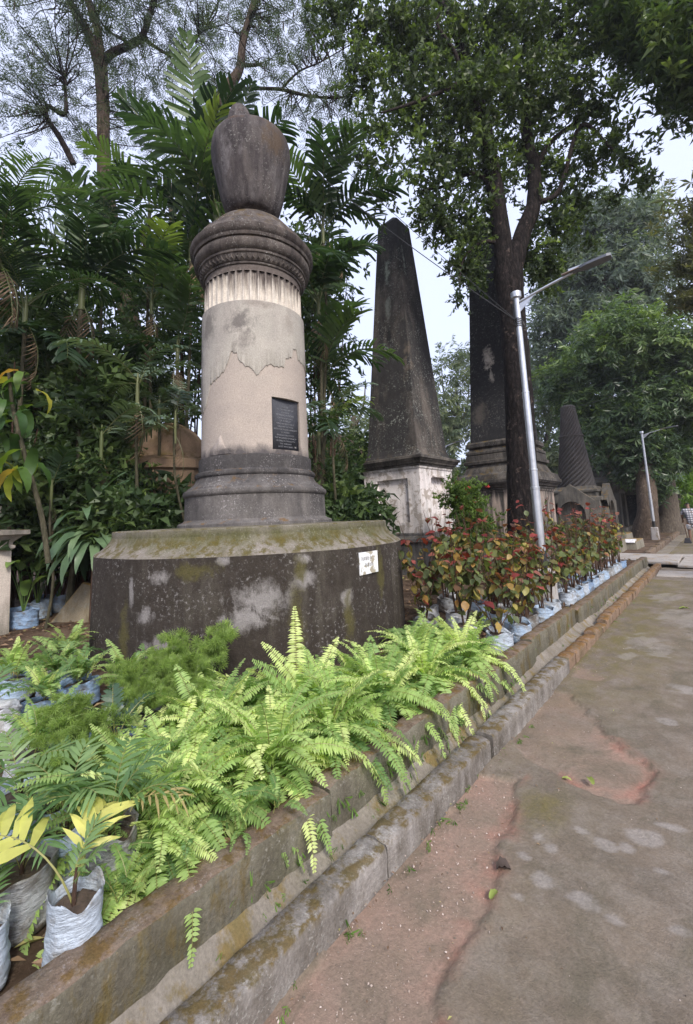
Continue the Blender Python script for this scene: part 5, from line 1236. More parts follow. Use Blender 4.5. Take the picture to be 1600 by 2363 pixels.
def palm(px, py, d, nf, R, label, meshes=PALM_F, scale=1.0, stem_px=None, elev=(-10, 30), group=None, az0=None, azw=360, stem_r=.036, seed=0):
    r2 = np.random.default_rng(seed + int(px)); c = SP(px, py, d)
    b = np.array([c[0], c[1], .12]) if stem_px is None else gz(SP(stem_px, 1160, d), .12)
    t = empty("palm", tuple(b), label=label, cat="palm", group=group)
    top = c - b
    mb = MB(); tube(mb, [(0, 0, 0), top * .33 + np.array([r2.normal(0, .1), r2.normal(0, .1), 0]), top * .7, top], [stem_r * 1.2, stem_r, stem_r * .9, stem_r * .8], 10, 6, rough=.02)
    mb.build("stem", B_PALM, t, smooth=True)
    mb = MB(); tube(mb, [top * .999 - np.array([0, 0, .45]), top * .999 - np.array([0, 0, .1]), top + np.array([0, 0, .15])], [stem_r * 1.1, stem_r * 1.15, stem_r * .4], 10, 3); mb.build("crownshaft", P_MID, t, smooth=True)
    for k in range(nf):
        o = link_mesh("frond", meshes[r2.integers(len(meshes))], t)
        yaw = (k * 2.39996 + r2.normal(0, .2)) if az0 is None else R_(az0 + r2.uniform(-azw / 2, azw / 2))
        o.location = tuple(top + np.array([0, 0, .05]) - np.array([0, 0, .25]) * r2.random())
        o.rotation_euler = Euler((r2.normal(0, .18), -R_(r2.uniform(*elev)), yaw), 'XYZ')
        o.scale = (scale * (.85 + .3 * r2.random()),) * 3
    for k in range(2 if nf > 6 else 1):
        o = link_mesh("dead_frond", DEADP, t, top - np.array([0, 0, .3]), Euler((r2.normal(0, .2), R_(r2.uniform(55, 80)), r2.uniform(0, 6.28))), scale * .8); tag(o, "dry brown hanging frond")
    return t
DEADP = frond_mesh("dead_frond", 1.6, 16, .4, .03, 10, -40, [leaf_mat("palm_dead_frond", [(0, (.09, .06, .04)), (1, (.2, .14, .09))], 'object', trans=.1, rough=.8), P_MID], .2, .9, -.2, .6, seed=77, twist=.6, missing=.15)
PG = "tall palms massed behind the urn column"
palm(500, 480, 8.8, 11, 2, "tall palm directly behind the urn, fronds reaching above it", stem_px=520, elev=(5, 35), group=PG, scale=1.05, stem_r=.06)
UPF = frond_mesh("palm_frond", 3.3, 24, .66, .10, 84, 52, [P_GREEN, P_MID], .3, .75, .3, .15, seed=99, jag=.7, curl=.03, rr=.02, twist=.3)
tp_ = bpy.data.objects["palm"]; hub = SP(500, 480, 8.8) - np.array(tp_.location)
for (yaw, roll, pitch, sc_) in ((-30, 12, -14, 1.12), (-10, -8, -2, .85), (-75, 34, 4, .95)):
    link_mesh("frond", UPF, tp_, hub, Euler((R_(roll), R_(pitch), R_(yaw)), 'XYZ'), sc_)
palm(440, 560, 9.4, 10, 2, "broad leaved palm just left of the capital", group=PG, elev=(-15, 30), scale=1.0)
palm(745, 520, 9.3, 11, 2, "tall palm crown right of the urn reaching the obelisk top", group=PG, elev=(-10, 30), scale=.95)
palm(735, 690, 9.2, 11, 2, "palm crown level with the capital, right of the column", group=PG, elev=(-25, 20), scale=.95)
palm(745, 850, 9.4, 10, 2, "palm crown beside the bare shaft, between column and obelisk", group=PG, elev=(-25, 20), scale=.85)
palm(735, 1000, 9.0, 7, 2, "low dark palm beside the column's moulded base", group=PG, elev=(-35, 10), scale=.65)
palm(190, 660, 8.6, 9, 2, "palm with a slender ringed stem left of the brown trunk", group=PG, stem_px=165, elev=(-10, 35), scale=.85, stem_r=.05)
palm(345, 480, 10.5, 6, 2, "high palm crown against the sky left of the urn", group=PG, elev=(-25, 15), scale=.8)
palm(240, 540, 10.8, 6, 2, "palm crown wrapped round the brown trunk", group=PG, elev=(-5, 30), scale=.75)
palm(0, 560, 8.2, 10, 2, "palm with long narrow leaflets at the left edge, high up", NAR_F, group=PG, elev=(-30, 18), scale=.95)
palm(60, 700, 8.6, 8, 2, "drooping palm at the left edge under the high one", NAR_F, group=PG, elev=(-35, 10), scale=.9)
palm(350, 680, 9.8, 9, 2, "shaded palm between the brown trunk and the column", group=PG, elev=(-20, 20), scale=.9)
palm(110, 830, 9.6, 7, 2, "deep shaded palm low at the left", group=PG, elev=(-30, 20), scale=.85)
palm(410, 800, 9.2, 7, 2, "shaded palm left of the pale shaft", group=PG, elev=(-30, 20), scale=.8)
palm(318, 880, 8.0, 5, 2, "grey green palm with arching fronds left of the shaft", PALM_G, group=PG, elev=(-15, 15), scale=.85, stem_r=.028)
palm(405, 965, 8.0, 5, 2, "small grey green palm above the ochre dome", PALM_G, group=PG, elev=(-10, 20), scale=.62, stem_r=.022)
palm(235, 1000, 8.2, 5, 2, "low grey green palm left of the ochre dome", PALM_G, group=PG, elev=(-20, 5), scale=.8, stem_r=.028)
palm(765, 950, 8.6, 5, 2, "grey green palm fronds right of the tablet", PALM_G, group=PG, elev=(-25, 10), scale=.75, stem_r=.028)
palm(120, 1110, 8.0, 5, 2, "small green palm low beside the leaning bare stem", group=PG, elev=(-20, 20), scale=.4, stem_r=.02)
for i, (px, lab) in enumerate(((368, "left bare palm stem in front of the ochre dome"), (405, "right bare palm stem in front of the ochre dome"))):
    palm(px, 930, 8.9, 5, 1, lab, PALM_G, group=PG, scale=.45, elev=(-10, 30), stem_r=.03)

# ---- understory shrubs filling the shade
SH = [(200, 930, 8.9, (.6, .6, .8), 200), (170, 1170, 9.4, (.6, .6, .5), 260), (300, 1190, 8.0, (.6, .6, .35), 220), (260, 1100, 8.8, (.6, .6, .5), 200), (40, 950, 9.5, (1.2, 1.2, 1.3), 330), (120, 1040, 9.8, (1.2, 1.2, 1.2), 330), (60, 1120, 9.3, (1.2, 1.2, .9), 300), (240, 1040, 10.2, (1.2, 1.2, 1.2), 330), (330, 1130, 11.2, (1.1, 1.1, .8), 300), (425, 1165, 9.0, (.55, .55, .3), 260), (300, 920, 11.5, (1.5, 1.5, 1.5), 330), (160, 900, 11.5, (1.5, 1.5, 1.6), 330),
      (60, 780, 12, (1.8, 1.8, 2), 190), (220, 760, 13, (1.8, 1.8, 2.1), 170), (400, 760, 13, (1.6, 1.6, 2.1), 190), (350, 600, 14, (1.6, 1.6, 1.6), 90), (90, 560, 13, (2, 2, 1.8), 120), (440, 640, 13, (1.4, 1.4, 2), 150), (770, 1130, 10, (1, 1, .7), 330), (720, 1160, 9.2, (.9, .9, .5), 280), (800, 1180, 9.2, (.7, .7, .5), 200), (790, 1060, 13, (1.2, 1.2, 1), 260),
      (720, 600, 12.5, (1.3, 1.3, 1.6), 260), (740, 760, 12.5, (1.2, 1.2, 1.5), 200), (-60, 700, 11, (2, 2, 3), 600), (-80, 1050, 11.5, (1.6, 1.6, 1.6), 400)]
labs = ["leafy climber mass in front of the ringed palm stem", "low shrub under the small palm near the pedestal", "low shrub left of the drum top behind the strap leaved plant", "shrub around the foot of the grey green palm", "dark understory shrub behind the left pedestal", "dark shrub left of the strap leaved plant", "low dark shrub at the left edge behind the pedestal cap", "dark shrub behind the strap leaved plant", "dark shrub below the ochre dome", "dark shrub against the left side of the moulded base", "tall shaded shrub above the ochre dome", "tall shaded shrub by the ringed palm stem",
        "shaded thicket at the left edge at mid height", "shaded thicket behind the ringed palm stem", "shaded thicket behind the palms left of the shaft", "upper thicket between trunk and palms", "high thicket at the upper left edge", "high thicket close left of the capital", "dark shrub between the column base and the white pedestal", "low shrub right beside the drum's top ledge", "small shrub touching the white pedestal's left corner", "shrub under the palm between column and obelisk", "thicket right of the urn behind palms", "thicket right of the shaft behind palms", "thicket just beyond the left edge, upper", "thicket just beyond the left edge, lower"]
pr = [cluster_proto(7, .2, .34, seed=60, droop=.4), spray_proto(8, .19, .36, .4, 61, .4)]
for i, ((px, py, dd, r, n), lab) in enumerate(zip(SH, labs)):
    c = SP(px, py, dd); t = empty("shrub", (c[0], c[1], .15), label=lab, cat="shrub", group="dark shrubs and thickets behind the column")
    mb = MB()
    for q in range(5):
        e = c + rng.normal(0, .4, 3) * np.array(r); tube(mb, [(c[0] + rng.normal(0, .2), c[1] + rng.normal(0, .2), .1), (c + e) / 2 * np.array([1, 1, .6]), e], [.035, .025, .01], 5, 4)
    lbuild(mb, "stems", [B_STEM], t); t.children[-1]['kind'] = 'stuff'
    mb = MB(); crown(mb, [(c, r, n * 1.5), (c - np.array([0, 0, r[2] * .9]), (r[0] * 1.1, r[1] * 1.1, r[2] * .8), n * .8)], pr[i % 2], 1.0, .3, .9, 1.5, .5, i, bright=lambda P: .28 * (rng.random(len(P)) < .06) - .05)
    tag(lbuild(mb, "foliage", [G_DARK], t, smooth=False, use_attr=True), kind='stuff')
# green bush between the obelisks
c = SP(1075, 1150, 9.8); t = empty("flowering_bush", (c[0], c[1], .15), label="bright green bush with small red flowers between the white pedestal and the dark tree", cat="shrub")
mb = MB()
for q in range(9):
    e = c + rng.normal(0, .3, 3); tube(mb, [(c[0], c[1], .1), (c[0] + .1, c[1], .8), e], [.02, .015, .006], 5, 4)
lbuild(mb, "stems", [B_STEM], t); t.children[-1]['kind'] = 'stuff'
mb = MB(); crown(mb, [(c, (.38, .4, .36), 420), (SP(1040, 1135, 9.8), (.28, .3, .26), 160), (SP(1105, 1200, 9.8), (.36, .36, .3), 240), (SP(1080, 1240, 9.8), (.4, .4, .3), 200)], spray_proto(7, .085, .42, .16, 70, .2), 1.0, .3, .85, 3, .3, 7, bright=lambda P: .05)
tag(lbuild(mb, "foliage", [leaf_mat("leaf_bush", [(0, (.03, .06, .02)), (.5, (.07, .12, .03)), (1, (.16, .24, .05))], trans=.35)], t, smooth=False, use_attr=True), kind='stuff')
mb = MB(); pts = c + rng.normal(0, .25, (14, 3)); fv, ff = cluster_proto(5, .035, .6, seed=3)
scatter(mb, fv, ff, pts, frames(rng.normal(size=pts.shape)), 1.0); tag(lbuild(mb, "flowers", [simple("red_flower", (.45, .04, .03), .6)], t, smooth=False), kind='stuff')
# hanging aroid climber at the far left and its bare leaning stem
leafA = leafquad(1, .42, .1, .15)
c = SP(45, 960, 7.4); t = empty("climbing_aroid", (c[0], c[1], .15), label="climber with long hanging paddle leaves, some yellow, at the left edge", cat="plant")
mb = MB(); tube(mb, [SP(112, 1300, 7.0), SP(98, 1200, 7.1), SP(75, 1110, 7.2), SP(52, 1030, 7.3), SP(30, 940, 7.4), SP(20, 860, 7.4)], [.035, .033, .03, .03, .025, .02], 9, 5, rough=.03); lbuild(mb, "leaning_stem", [B_PALM], t)
LA = MB(); LA.add(*leafquad(1, .24, .07, .1)); 
def strap_mesh(name, mat, L=1, W=.1, a0=60, a1=-60, n=7, fold=.12, wave=.0, seed=0, wprof=None):
    r2 = np.random.default_rng(seed); t = np.linspace(0, 1, n + 1); ang = np.radians(a0 + (a1 - a0) * t)
    x = np.concatenate([[0], np.cumsum(np.cos((ang[1:] + ang[:-1]) / 2))]) * L / n; z = np.concatenate([[0], np.cumsum(np.sin((ang[1:] + ang[:-1]) / 2))]) * L / n
    V = []
    for i, u in enumerate(t):
        w = W * ((wprof(u) if wprof else math.sin(math.pi * min(1, .12 + u * .88)) ** .7)) / 2; w = max(w, .002 if i else W * .12)
        o_ = wave * W * math.sin(u * 17 + seed)
        V += [[x[i], -w, z[i] + fold * w * 2 + o_], [x[i], 0, z[i]], [x[i], w, z[i] + fold * w * 2 - o_]]
    F = [[3 * i, 3 * i + 3, 3 * i + 4, 3 * i + 1] for i in range(n)] + [[3 * i + 1, 3 * i + 4, 3 * i + 5, 3 * i + 2] for i in range(n)]
    mb = MB(); mb.add(V, np.array(F)); return mb.mesh(name, [mat], smooth=True)
M_AR = leaf_mat("aroid_leaf", [(0, (.03, .07, .02)), (.55, (.06, .12, .03)), (.85, (.16, .24, .04)), (.95, (.38, .36, .06)), (1, (.4, .22, .06))], 'object', trans=.35)
AR = [strap_mesh("aroid_leaf", M_AR, .42, .11, 10, -95, seed=k, wave=.1) for k in range(3)]
for k in range(46):
    p = SP(rng.uniform(-15, 85), rng.uniform(850, 1090), 7.3 + rng.uniform(-.3, .4))
    o = link_mesh("leaf", AR[k % 3], t, p - np.array(t.location), Euler((rng.normal(0, .2), rng.uniform(.1, .7), rng.uniform(0, 6.28))), rng.uniform(.7, 1.3))

# ---- strap leaved dracaena behind the bags
M_DR = leaf_mat("dracaena_leaf", [(0, (.055, .10, .055)), (.5, (.09, .15, .08)), (1, (.14, .21, .11))], 'object', trans=.22, rough=.4)
DR = [strap_mesh("dracaena_leaf", M_DR, L, W, a0, a1, 9, .18, .12, k) for k, (L, W, a0, a1) in enumerate([(.72, .11, 70, -60), (.75, .12, 45, -80), (.7, .11, 20, -88), (.62, .10, 80, 20), (.78, .12, 60, -75)])]
c = SP(218, 1190, 7.9); t = empty("dracaena", (c[0], c[1], .18), label="large plant with a fountain of long grey green strap leaves beside the drum", cat="plant")
tp = c - np.array(t.location)
mb = MB(); tube(mb, [(0, 0, 0), tp * .5 + np.array([.03, 0, 0]), tp], [.035, .03, .025], 8, 4); mb.build("stem", B_STEM, t, smooth=True)
for k in range(58):
    lvl = rng.random(); h = tp + np.array([0, 0, .05 - .62 * lvl])
    m = DR[3] if lvl < .15 else (DR[[0, 4][k % 2]] if lvl < .45 else DR[[1, 2][k % 2]])
    link_mesh("leaf", m, t, h, Euler((rng.normal(0, .15), rng.normal(0, .12), k * 2.4)), rng.uniform(1.0, 1.4))
# slanted slab behind it
p = SP(185, 1340, 8.2); mb = MB(); box(mb, -.45, .45, -.08, .08, -.1, .62, top=(-.2, .5, -.06, .06)); o = mb.build("slanted_headstone", M_GRAVE); o.location = (p[0], p[1], .15); o.rotation_euler = (-.25, .25, .5); bevel(o, .03)
tag(o, "brown slanted headstone behind the strap leaved plant, left of the drum", "headstone")

# ================================================================== grow bags and nursery plants
def bag_material(name, c, dirt, d=.5):
    T = NT(name); P = T.n('TexCoord').outputs['Object']
    col = T.mix(T.ramp(T.noise(P, 9, 6, .7), [(.6 - d * .25, 0), (.8 - d * .25, 1)]), c, dirt)
    col = T.mix(.5, col, T.mix(1.0, col, T.ramp(T.noise(T.mapped(P, (3, 3, 14)), 8, 5, .7), [(.35, .55), (.65, 1.25)]), 'MULTIPLY'))
    h = T.math('ADD', T.noise(T.mapped(P, (2, 2, 7)), 8, 6, .7), T.math('MULTIPLY', T.noise(P, 45, 4, .6), .3))
    return T.fin(col, .42, T.bump(h, .9, .02), .5)
BAGM = [bag_material("light_blue_woven_bag", (.38, .50, .66), (.27, .25, .22), .55), bag_material("faded_blue_bag", (.24, .36, .55), (.16, .15, .14), .5), bag_material("dirty_white_bag", (.66, .68, .72), (.28, .25, .21), .45), bag_material("grey_mud_stained_bag", (.34, .36, .38), (.12, .10, .08), .8), bag_material("deep_blue_bag", (.09, .14, .3), (.05, .05, .06), .5), bag_material("pale_silver_blue_bag", (.46, .53, .62), (.24, .22, .19), .55)]
M_BSOIL = simple("potting_soil", (.07, .05, .038), .95, nscale=30, namt=.7, bumpd=.03)
def bag_mesh(seed, R=.13, H=.2):
    r2 = np.random.default_rng(seed); seg = 40; th = np.linspace(0, 2 * np.pi, seg, endpoint=False)
    lob = 1 + .06 * np.sin(2 * th + r2.random() * 6) + .04 * np.sin(3 * th + r2.random() * 6) + .02 * np.sin(7 * th + r2.random() * 6)
    prof = [(.86, 0), (1.0, .03), (1.06, .09), (1.06, .16), (1.03, .22), (1.06, .28), (1.0, .36), (1.04, .44), (1.02, .52), (.97, .6), (1.0, .68), (.98, .78), (.99, .88), (1.03, .97), (1.045, 1.0), (1.0, .985), (.95, .9), (.93, .78)]
    V = []
    for i, (r, z) in enumerate(prof):
        wr = 1 + r2.normal(0, .012, seg) + .02 * np.sin(5 * th + i * 1.7) + .012 * np.sin(13 * th + i * 2.9)
        rim = (np.sin(2 * th + seed) * .08 + np.sin(5 * th + seed * 2) * .05) * max(0, z - .7) / .3 if i > 11 else np.zeros(seg)
        V.append(np.stack([R * r * lob * wr * np.cos(th), R * r * lob * wr * np.sin(th), H * (z + rim)], 1))
    V = np.concatenate(V); n = len(prof); i = np.arange(n - 1)[:, None] * seg; k = np.arange(seg)[None]; k2 = (k + 1) % seg
    mb = MB(); mb.add(V, np.stack([i + k, i + k2, i + seg + k2, i + seg + k], -1).reshape(-1, 4)); return mb
def bag_meshes(seed, mat, R=.13, H=.2):
    return bag_mesh(seed, R, H).mesh("bag", [mat], smooth=True)
BAGS = {}
def bag_obj(parent, kind, seed, R=.13, H=.2, rz=0.0, rot=None):
    key = (kind, seed % 3, R, H)
    if key not in BAGS:
        sm = MB(); seg = 18; V = [[R * .93 * math.cos(a), R * .93 * math.sin(a), H * .76 + rng.normal(0, .004)] for a in np.linspace(0, 2 * np.pi, seg, endpoint=False)] + [[R * .5 * math.cos(a), R * .5 * math.sin(a), H * .80 + rng.normal(0, .008)] for a in np.linspace(0, 2 * np.pi, seg, endpoint=False)] + [[0, 0, H * .82]]
        sm.add(V, [np.array([[k, (k + 1) % seg, seg + (k + 1) % seg, seg + k] for k in range(seg)]), np.array([[seg + k, seg + (k + 1) % seg, 2 * seg] for k in range(seg)])])
        BAGS[key] = (bag_meshes(seed, BAGM[kind], R, H), sm.mesh("soil", [M_BSOIL], smooth=True))
    b = link_mesh("grow_bag", BAGS[key][0], parent, rot=Euler(rot or (rng.normal(0, .04), rng.normal(0, .04), rng.uniform(0, 6.28))))
    s = link_mesh("soil", BAGS[key][1], b)
    return b

# ---- copperleaf shrubs in bags along the wall
CR_TOP = leaf_mat("copperleaf_red", [(0, (.13, .022, .02)), (.4, (.25, .05, .045)), (.65, (.30, .09, .07)), (.85, (.17, .085, .06)), (1, (.36, .2, .08))], 'object', trans=.35, noise=.5)
CR_LOW = leaf_mat("copperleaf_green", [(0, (.07, .085, .04)), (.3, (.11, .14, .055)), (.55, (.14, .17, .05)), (.7, (.13, .07, .045)), (.85, (.28, .26, .07)), (1, (.36, .19, .06))], 'object', trans=.35, noise=.5)
def ovate(mat, seed, L=.12, W=.085):
    r2 = np.random.default_rng(seed); prof = [0, .62, .95, 1.0, .82, .5, .0]; n = 6; V = []; t = np.linspace(0, 1, 7)
    for i, u in enumerate(t):
        w = W / 2 * prof[i]; z = -.25 * L * u ** 1.7 + r2.normal(0, .003)
        f = .22 * w; V += [[L * u, -w, z + f + r2.normal(0, .004)], [L * u, 0, z], [L * u, w, z + f + r2.normal(0, .004)]]
    V.append([-.03, 0, .004]); V.append([-.03, .002, 0])
    F = [[3 * i, 3 * i + 3, 3 * i + 4, 3 * i + 1] for i in range(n)] + [[3 * i + 1, 3 * i + 4, 3 * i + 5, 3 * i + 2] for i in range(n)] + [[21, 22, 1, 1 + 0]][:0]
    mb = MB(); mb.add(V, np.array(F)); return mb.mesh("leaf", [mat], smooth=True)
CT = [ovate(CR_TOP, k) for k in range(4)]; CLw = [ovate(CR_LOW, 10 + k) for k in range(4)]
def copperleaf(x, y, h, label, nleaf=44, bag=0, spread=.22, sc=1.0, lean=(0, 0)):
    t = empty("potted_copperleaf", (x, y, .19), rng.uniform(0, 6.28), label=label, cat="potted plant", group="red leaved shrubs in bags along the wall")
    bag_obj(t, bag, int(x * 100 + y * 37) % 7, .135, .2)
    mb = MB(); tips = []
    nb = 6
    for k in range(nb):
        a = k * 2.4 + rng.normal(0, .4); r = spread * rng.uniform(.3, 1.0); hh = h * rng.uniform(.62, 1.0)
        e = np.array([math.cos(a) * r + lean[0], math.sin(a) * r + lean[1], hh]); mid = np.array([e[0] * .35 + rng.normal(0, .02), e[1] * .35 + rng.normal(0, .02), hh * .5])
        P = smooth_path([(math.cos(a) * .02, math.sin(a) * .02, .14), mid, e], 6); tube(mb, P, [.009, .006, .003], 5, 1); tips.append(P)
        for _ in range(2):
            j = rng.integers(5, 10); q = P[j] + np.array([rng.normal(0, .1), rng.normal(0, .1), rng.uniform(.03, .18)]); tube(mb, [P[j], (P[j] + q) / 2, q], [.004, .003, .002], 4, 2); tips.append(np.array([P[j], q]))
    tag(mb.build("stems", B_STEM, t), kind='stuff')
    for k in range(nleaf):
        P = tips[rng.integers(len(tips))]; u = 1 - rng.random() ** 1.2 * .65
        p = np.array([np.interp(u, np.linspace(0, 1, len(P)), P[:, i]) for i in range(3)]) + rng.normal(0, .018, 3)
        if p[2] < .27: p[2] += .2
        top = p[2] > h * .74 and rng.random() < .8 or rng.random() < .12
        yaw = rng.uniform(0, 6.28); pit = rng.uniform(-.3, .5) if top else rng.uniform(.1, 1.1)
        link_mesh("leaf", (CT if top else CLw)[rng.integers(4)], t, p, Euler((rng.normal(0, .3), pit, yaw)), rng.uniform(.65, 1.15) * sc)
    return t
rowlab = ["touching the fern clump", "second from the fern clump", "third from the fern clump", "just before the lamp footing", "near side of the lamp footing", "far side of the lamp footing", "second past the lamp", "third past the lamp", "fourth past the lamp", "fifth past the lamp", "sixth past the lamp", "seventh past the lamp", "eighth past the lamp", "ninth past the lamp", "next to last before the crossing", "last one before the crossing slab"]
ys = [4.55, 5.05, 5.5, 5.95, 6.35, 7.25, 7.65, 8.05, 8.45, 8.9, 9.35, 9.8, 10.3, 10.8, 11.3, 11.8]
for k, y in enumerate(ys):
    copperleaf(-1.9 + rng.normal(0, .025), y, [.6, .95, 1.1, 1.2, 1.25, 1.15, 1.3, 1.4, 1.45, 1.5, 1.55, 1.5, 1.55, 1.55, 1.5, 1.45][k], "shrub in a pale bag on the wall edge, " + rowlab[k], [22, 50, 64, 70, 70, 60, 66, 66, 66, 66, 66, 66, 76, 76, 76, 76][k], bag=[5, 0, 3, 0, 5, 5, 0, 5, 1, 0, 5, 0, 3, 5, 0, 1][k], spread=.27, sc=1.0)
back = [(-2.35, 4.75, .95), (-2.85, 4.7, 1.0), (-2.25, 5.3, 1.1), (-2.7, 5.25, 1.2), (-3.15, 5.3, 1.1), (-2.3, 5.85, 1.1), (-2.75, 5.9, 1.25), (-3.25, 6.0, 1.2), (-2.5, 6.45, 1.1), (-3.0, 6.6, 1.2), (-3.5, 6.7, 1.15), (-2.45, 7.2, 1.15), (-2.9, 7.4, 1.2), (-2.35, 7.9, 1.25), (-2.8, 8.2, 1.25), (-2.35, 8.6, 1.3), (-2.8, 9.0, 1.35), (-2.35, 9.4, 1.35), (-2.35, 10.2, 1.3), (-2.4, 11.0, 1.3)]
blab = ["shrub behind the ferns, low and leafy", "shrub near the drum's right side, dark leaved", "green based shrub in the second row near the ferns", "tall shrub in the middle of the near group", "shrub in front of the white pedestal's plinth", "shrub left of the lamp footing in the second row", "tall red tipped shrub before the dark trunk", "shrub at the back before the white pedestal", "shrub directly left of the lamp pole", "shrub before the foot of the dark trunk", "rearmost shrub under the flowering bush", "shrub behind the lamp pole", "shrub behind the lamp, at the dark trunk's right", "second row shrub past the lamp", "third row shrub past the lamp", "tall second row shrub in front of the pink pedestal", "tall red topped shrub in front of the spiral column", "tall second row shrub below the spiral column", "second row shrub before the table tomb", "farthest second row shrub near the crossing"]
for (x, y, h), lb in zip(back, blab):
    copperleaf(x, y, h * 1.28, lb, 105, bag=int(rng.integers(0, 4)), spread=.38, sc=1.02)

# ---- ferns
F_BR = leaf_mat("fern_yellow_green", [(0, (.17, .28, .09)), (.35, (.32, .45, .15)), (.7, (.48, .60, .22)), (1, (.66, .72, .32))], 'object', trans=.42, rough=.5, noise=.3)
F_MID = leaf_mat("fern_mid_green", [(0, (.11, .20, .07)), (.5, (.19, .31, .10)), (1, (.32, .44, .15))], 'object', trans=.4, rough=.5, noise=.3)
F_DEAD = leaf_mat("fern_dead", [(0, (.12, .07, .035)), (.6, (.22, .14, .07)), (1, (.3, .24, .1))], 'object', trans=.2, rough=.7)
F_RIB = leaf_mat("fern_midrib", [(0, (.16, .17, .05)), (1, (.24, .22, .08))], 'object', trans=0, noise=0)
fprof = lambda u: min(1, .55 + u * 2.2) * (1 - max(0, u - .45) / .58) ** .62
def r_w(seed): return 1.08 + .12 * math.sin(seed * 1.7)
def fm(L, a0, a1, cu, seed, mat, pairs=44, w=.055): return frond_mesh("fern_frond", L, pairs, w * r_w(seed), L / pairs * 1.1, a0, a1, [mat, F_RIB], .10, .18, .12, .28, prof=fprof, steps=12, rr=.0028, curl=cu, seed=seed, twist=.38, power=1.0, missing=.03)
FERN = [fm(.62, 68, -62, .06, 1, F_BR), fm(.66, 55, -78, -.06, 2, F_BR), fm(.58, 80, -15, .05, 3, F_BR), fm(.7, 48, -86, .08, 4, F_BR), fm(.52, 86, 30, -.04, 5, F_BR), fm(.64, 40, -70, -.08, 6, F_BR)]
FERND = [fm(.5, 30, -85, .1, 31, F_DEAD), fm(.45, 10, -80, -.1, 32, F_DEAD)]
FERNM = [fm(.6, 60, -60, .06, 11, F_MID), fm(.55, 45, -75, -.06, 12, F_MID), fm(.5, 75, -20, .05, 13, F_MID)]
FERNS = [fm(.4, 70, -10, .05, 21, F_MID, 30, .05), fm(.42, 58, -30, -.06, 22, F_MID, 30, .05), fm(.36, 75, 20, .03, 23, F_MID, 28, .045), fm(.3, 84, 40, .03, 24, F_BR, 28, .045)]
def fern(x, y, n, label, meshes=FERN, sc=1.0, z=.2, group="bright yellow green ferns along the wall", bag=None, cat="fern", tilt=0.0):
    t = empty("fern", (x, y, z), rng.uniform(0, 6.28), label=label, cat=cat, group=group)
    if bag is not None: bag_obj(t, bag, int(abs(x * 70)) % 5, .13, .19)
    zz0 = .17 if bag is not None else .0
    for k in range(n):
        u = k / n
        if len(meshes) >= 6: m = meshes[[2, 4][k % 2]] if u < .24 else meshes[[0, 2, 5, 1][k % 4]] if u < .68 else meshes[[3, 1, 5][k % 3]]
        else: m = meshes[rng.integers(len(meshes))]
        if u > .6 and rng.random() < .07 and len(meshes) >= 6: m = FERND[k % 2]
        if len(meshes) >= 6 and u > .3 and rng.random() < .22: m = FERNM[k % 3]
        a = k * 2.39996 + rng.normal(0, .25)
        link_mesh("frond", m, t, (rng.normal(0, .02), rng.normal(0, .02), zz0 + rng.uniform(0, .05)), Euler((rng.normal(0, .22), rng.normal(0, .12), a)), sc * rng.uniform(.72, 1.12))
    return t
fl = [(-2.55, 1.62, 62, 1.0, "large bright fern with the broadest rosette, left part of the clump"), (-2.3, 2.2, 58, 1.0, "bright fern under the drum's middle with one tall upright frond"), (-2.05, 1.62, 60, .95, "bright fern whose fronds hang over the wall, centre of the clump"), (-2.12, 1.18, 56, .85, "bright fern at the near left of the clump"),
      (-2.03, 2.65, 56, .9, "bright fern hanging over the wall right of centre"), (-2.4, 2.85, 46, .85, "bright fern against the foot of the drum"), (-2.02, 3.25, 54, .88, "bright fern near the wall below the notice plate"), (-2.35, 3.6, 44, .85, "fern behind the right end of the clump"), (-1.98, 3.85, 50, .85, "last bright fern on the right, next to the bags"), (-2.02, 2.12, 58, .92, "bright fern with long drooping fronds at mid clump"), (-2.8, 1.3, 40, .8, "bright fern at the left margin of the clump"), (-2.65, 4.15, 30, .85, "darker fern with upright fronds at the drum's right corner"),
      (-2.25, .98, 56, .85, "bright fern filling the lower left of the clump behind the big bag"), (-2.5, 1.05, 44, .75, "bright fern edging the feathery plants, lower left"), (-2.03, 1.0, 44, .7, "bright fern just above the creeping sprigs"),
      (-2.42, 1.3, 50, .8, "low bright fern between the broad rosette and the near wall"), (-1.98, .92, 30, .55, "small bright fern nearest the camera on the wall side"), (-2.7, 1.95, 40, .8, "bright fern reaching up the drum face at left centre"), (-2.3, 4.0, 34, .8, "bright fern with raised fronds beside the nearest bags")]
for x, y, n, sc, lb in fl: fern(x + .03, y, int(n * 1.35), lb, sc=sc * 1.17, meshes=FERN if y < 4 else FERNM + FERNM)
tf = bpy.data.objects["fern.001"]
link_mesh("frond", fm(.62, 88, 72, .02, 41, F_BR), tf, (.05, .1, .02), Euler((.05, 0, 2.5 - tf.rotation_euler.z)), 1.25)
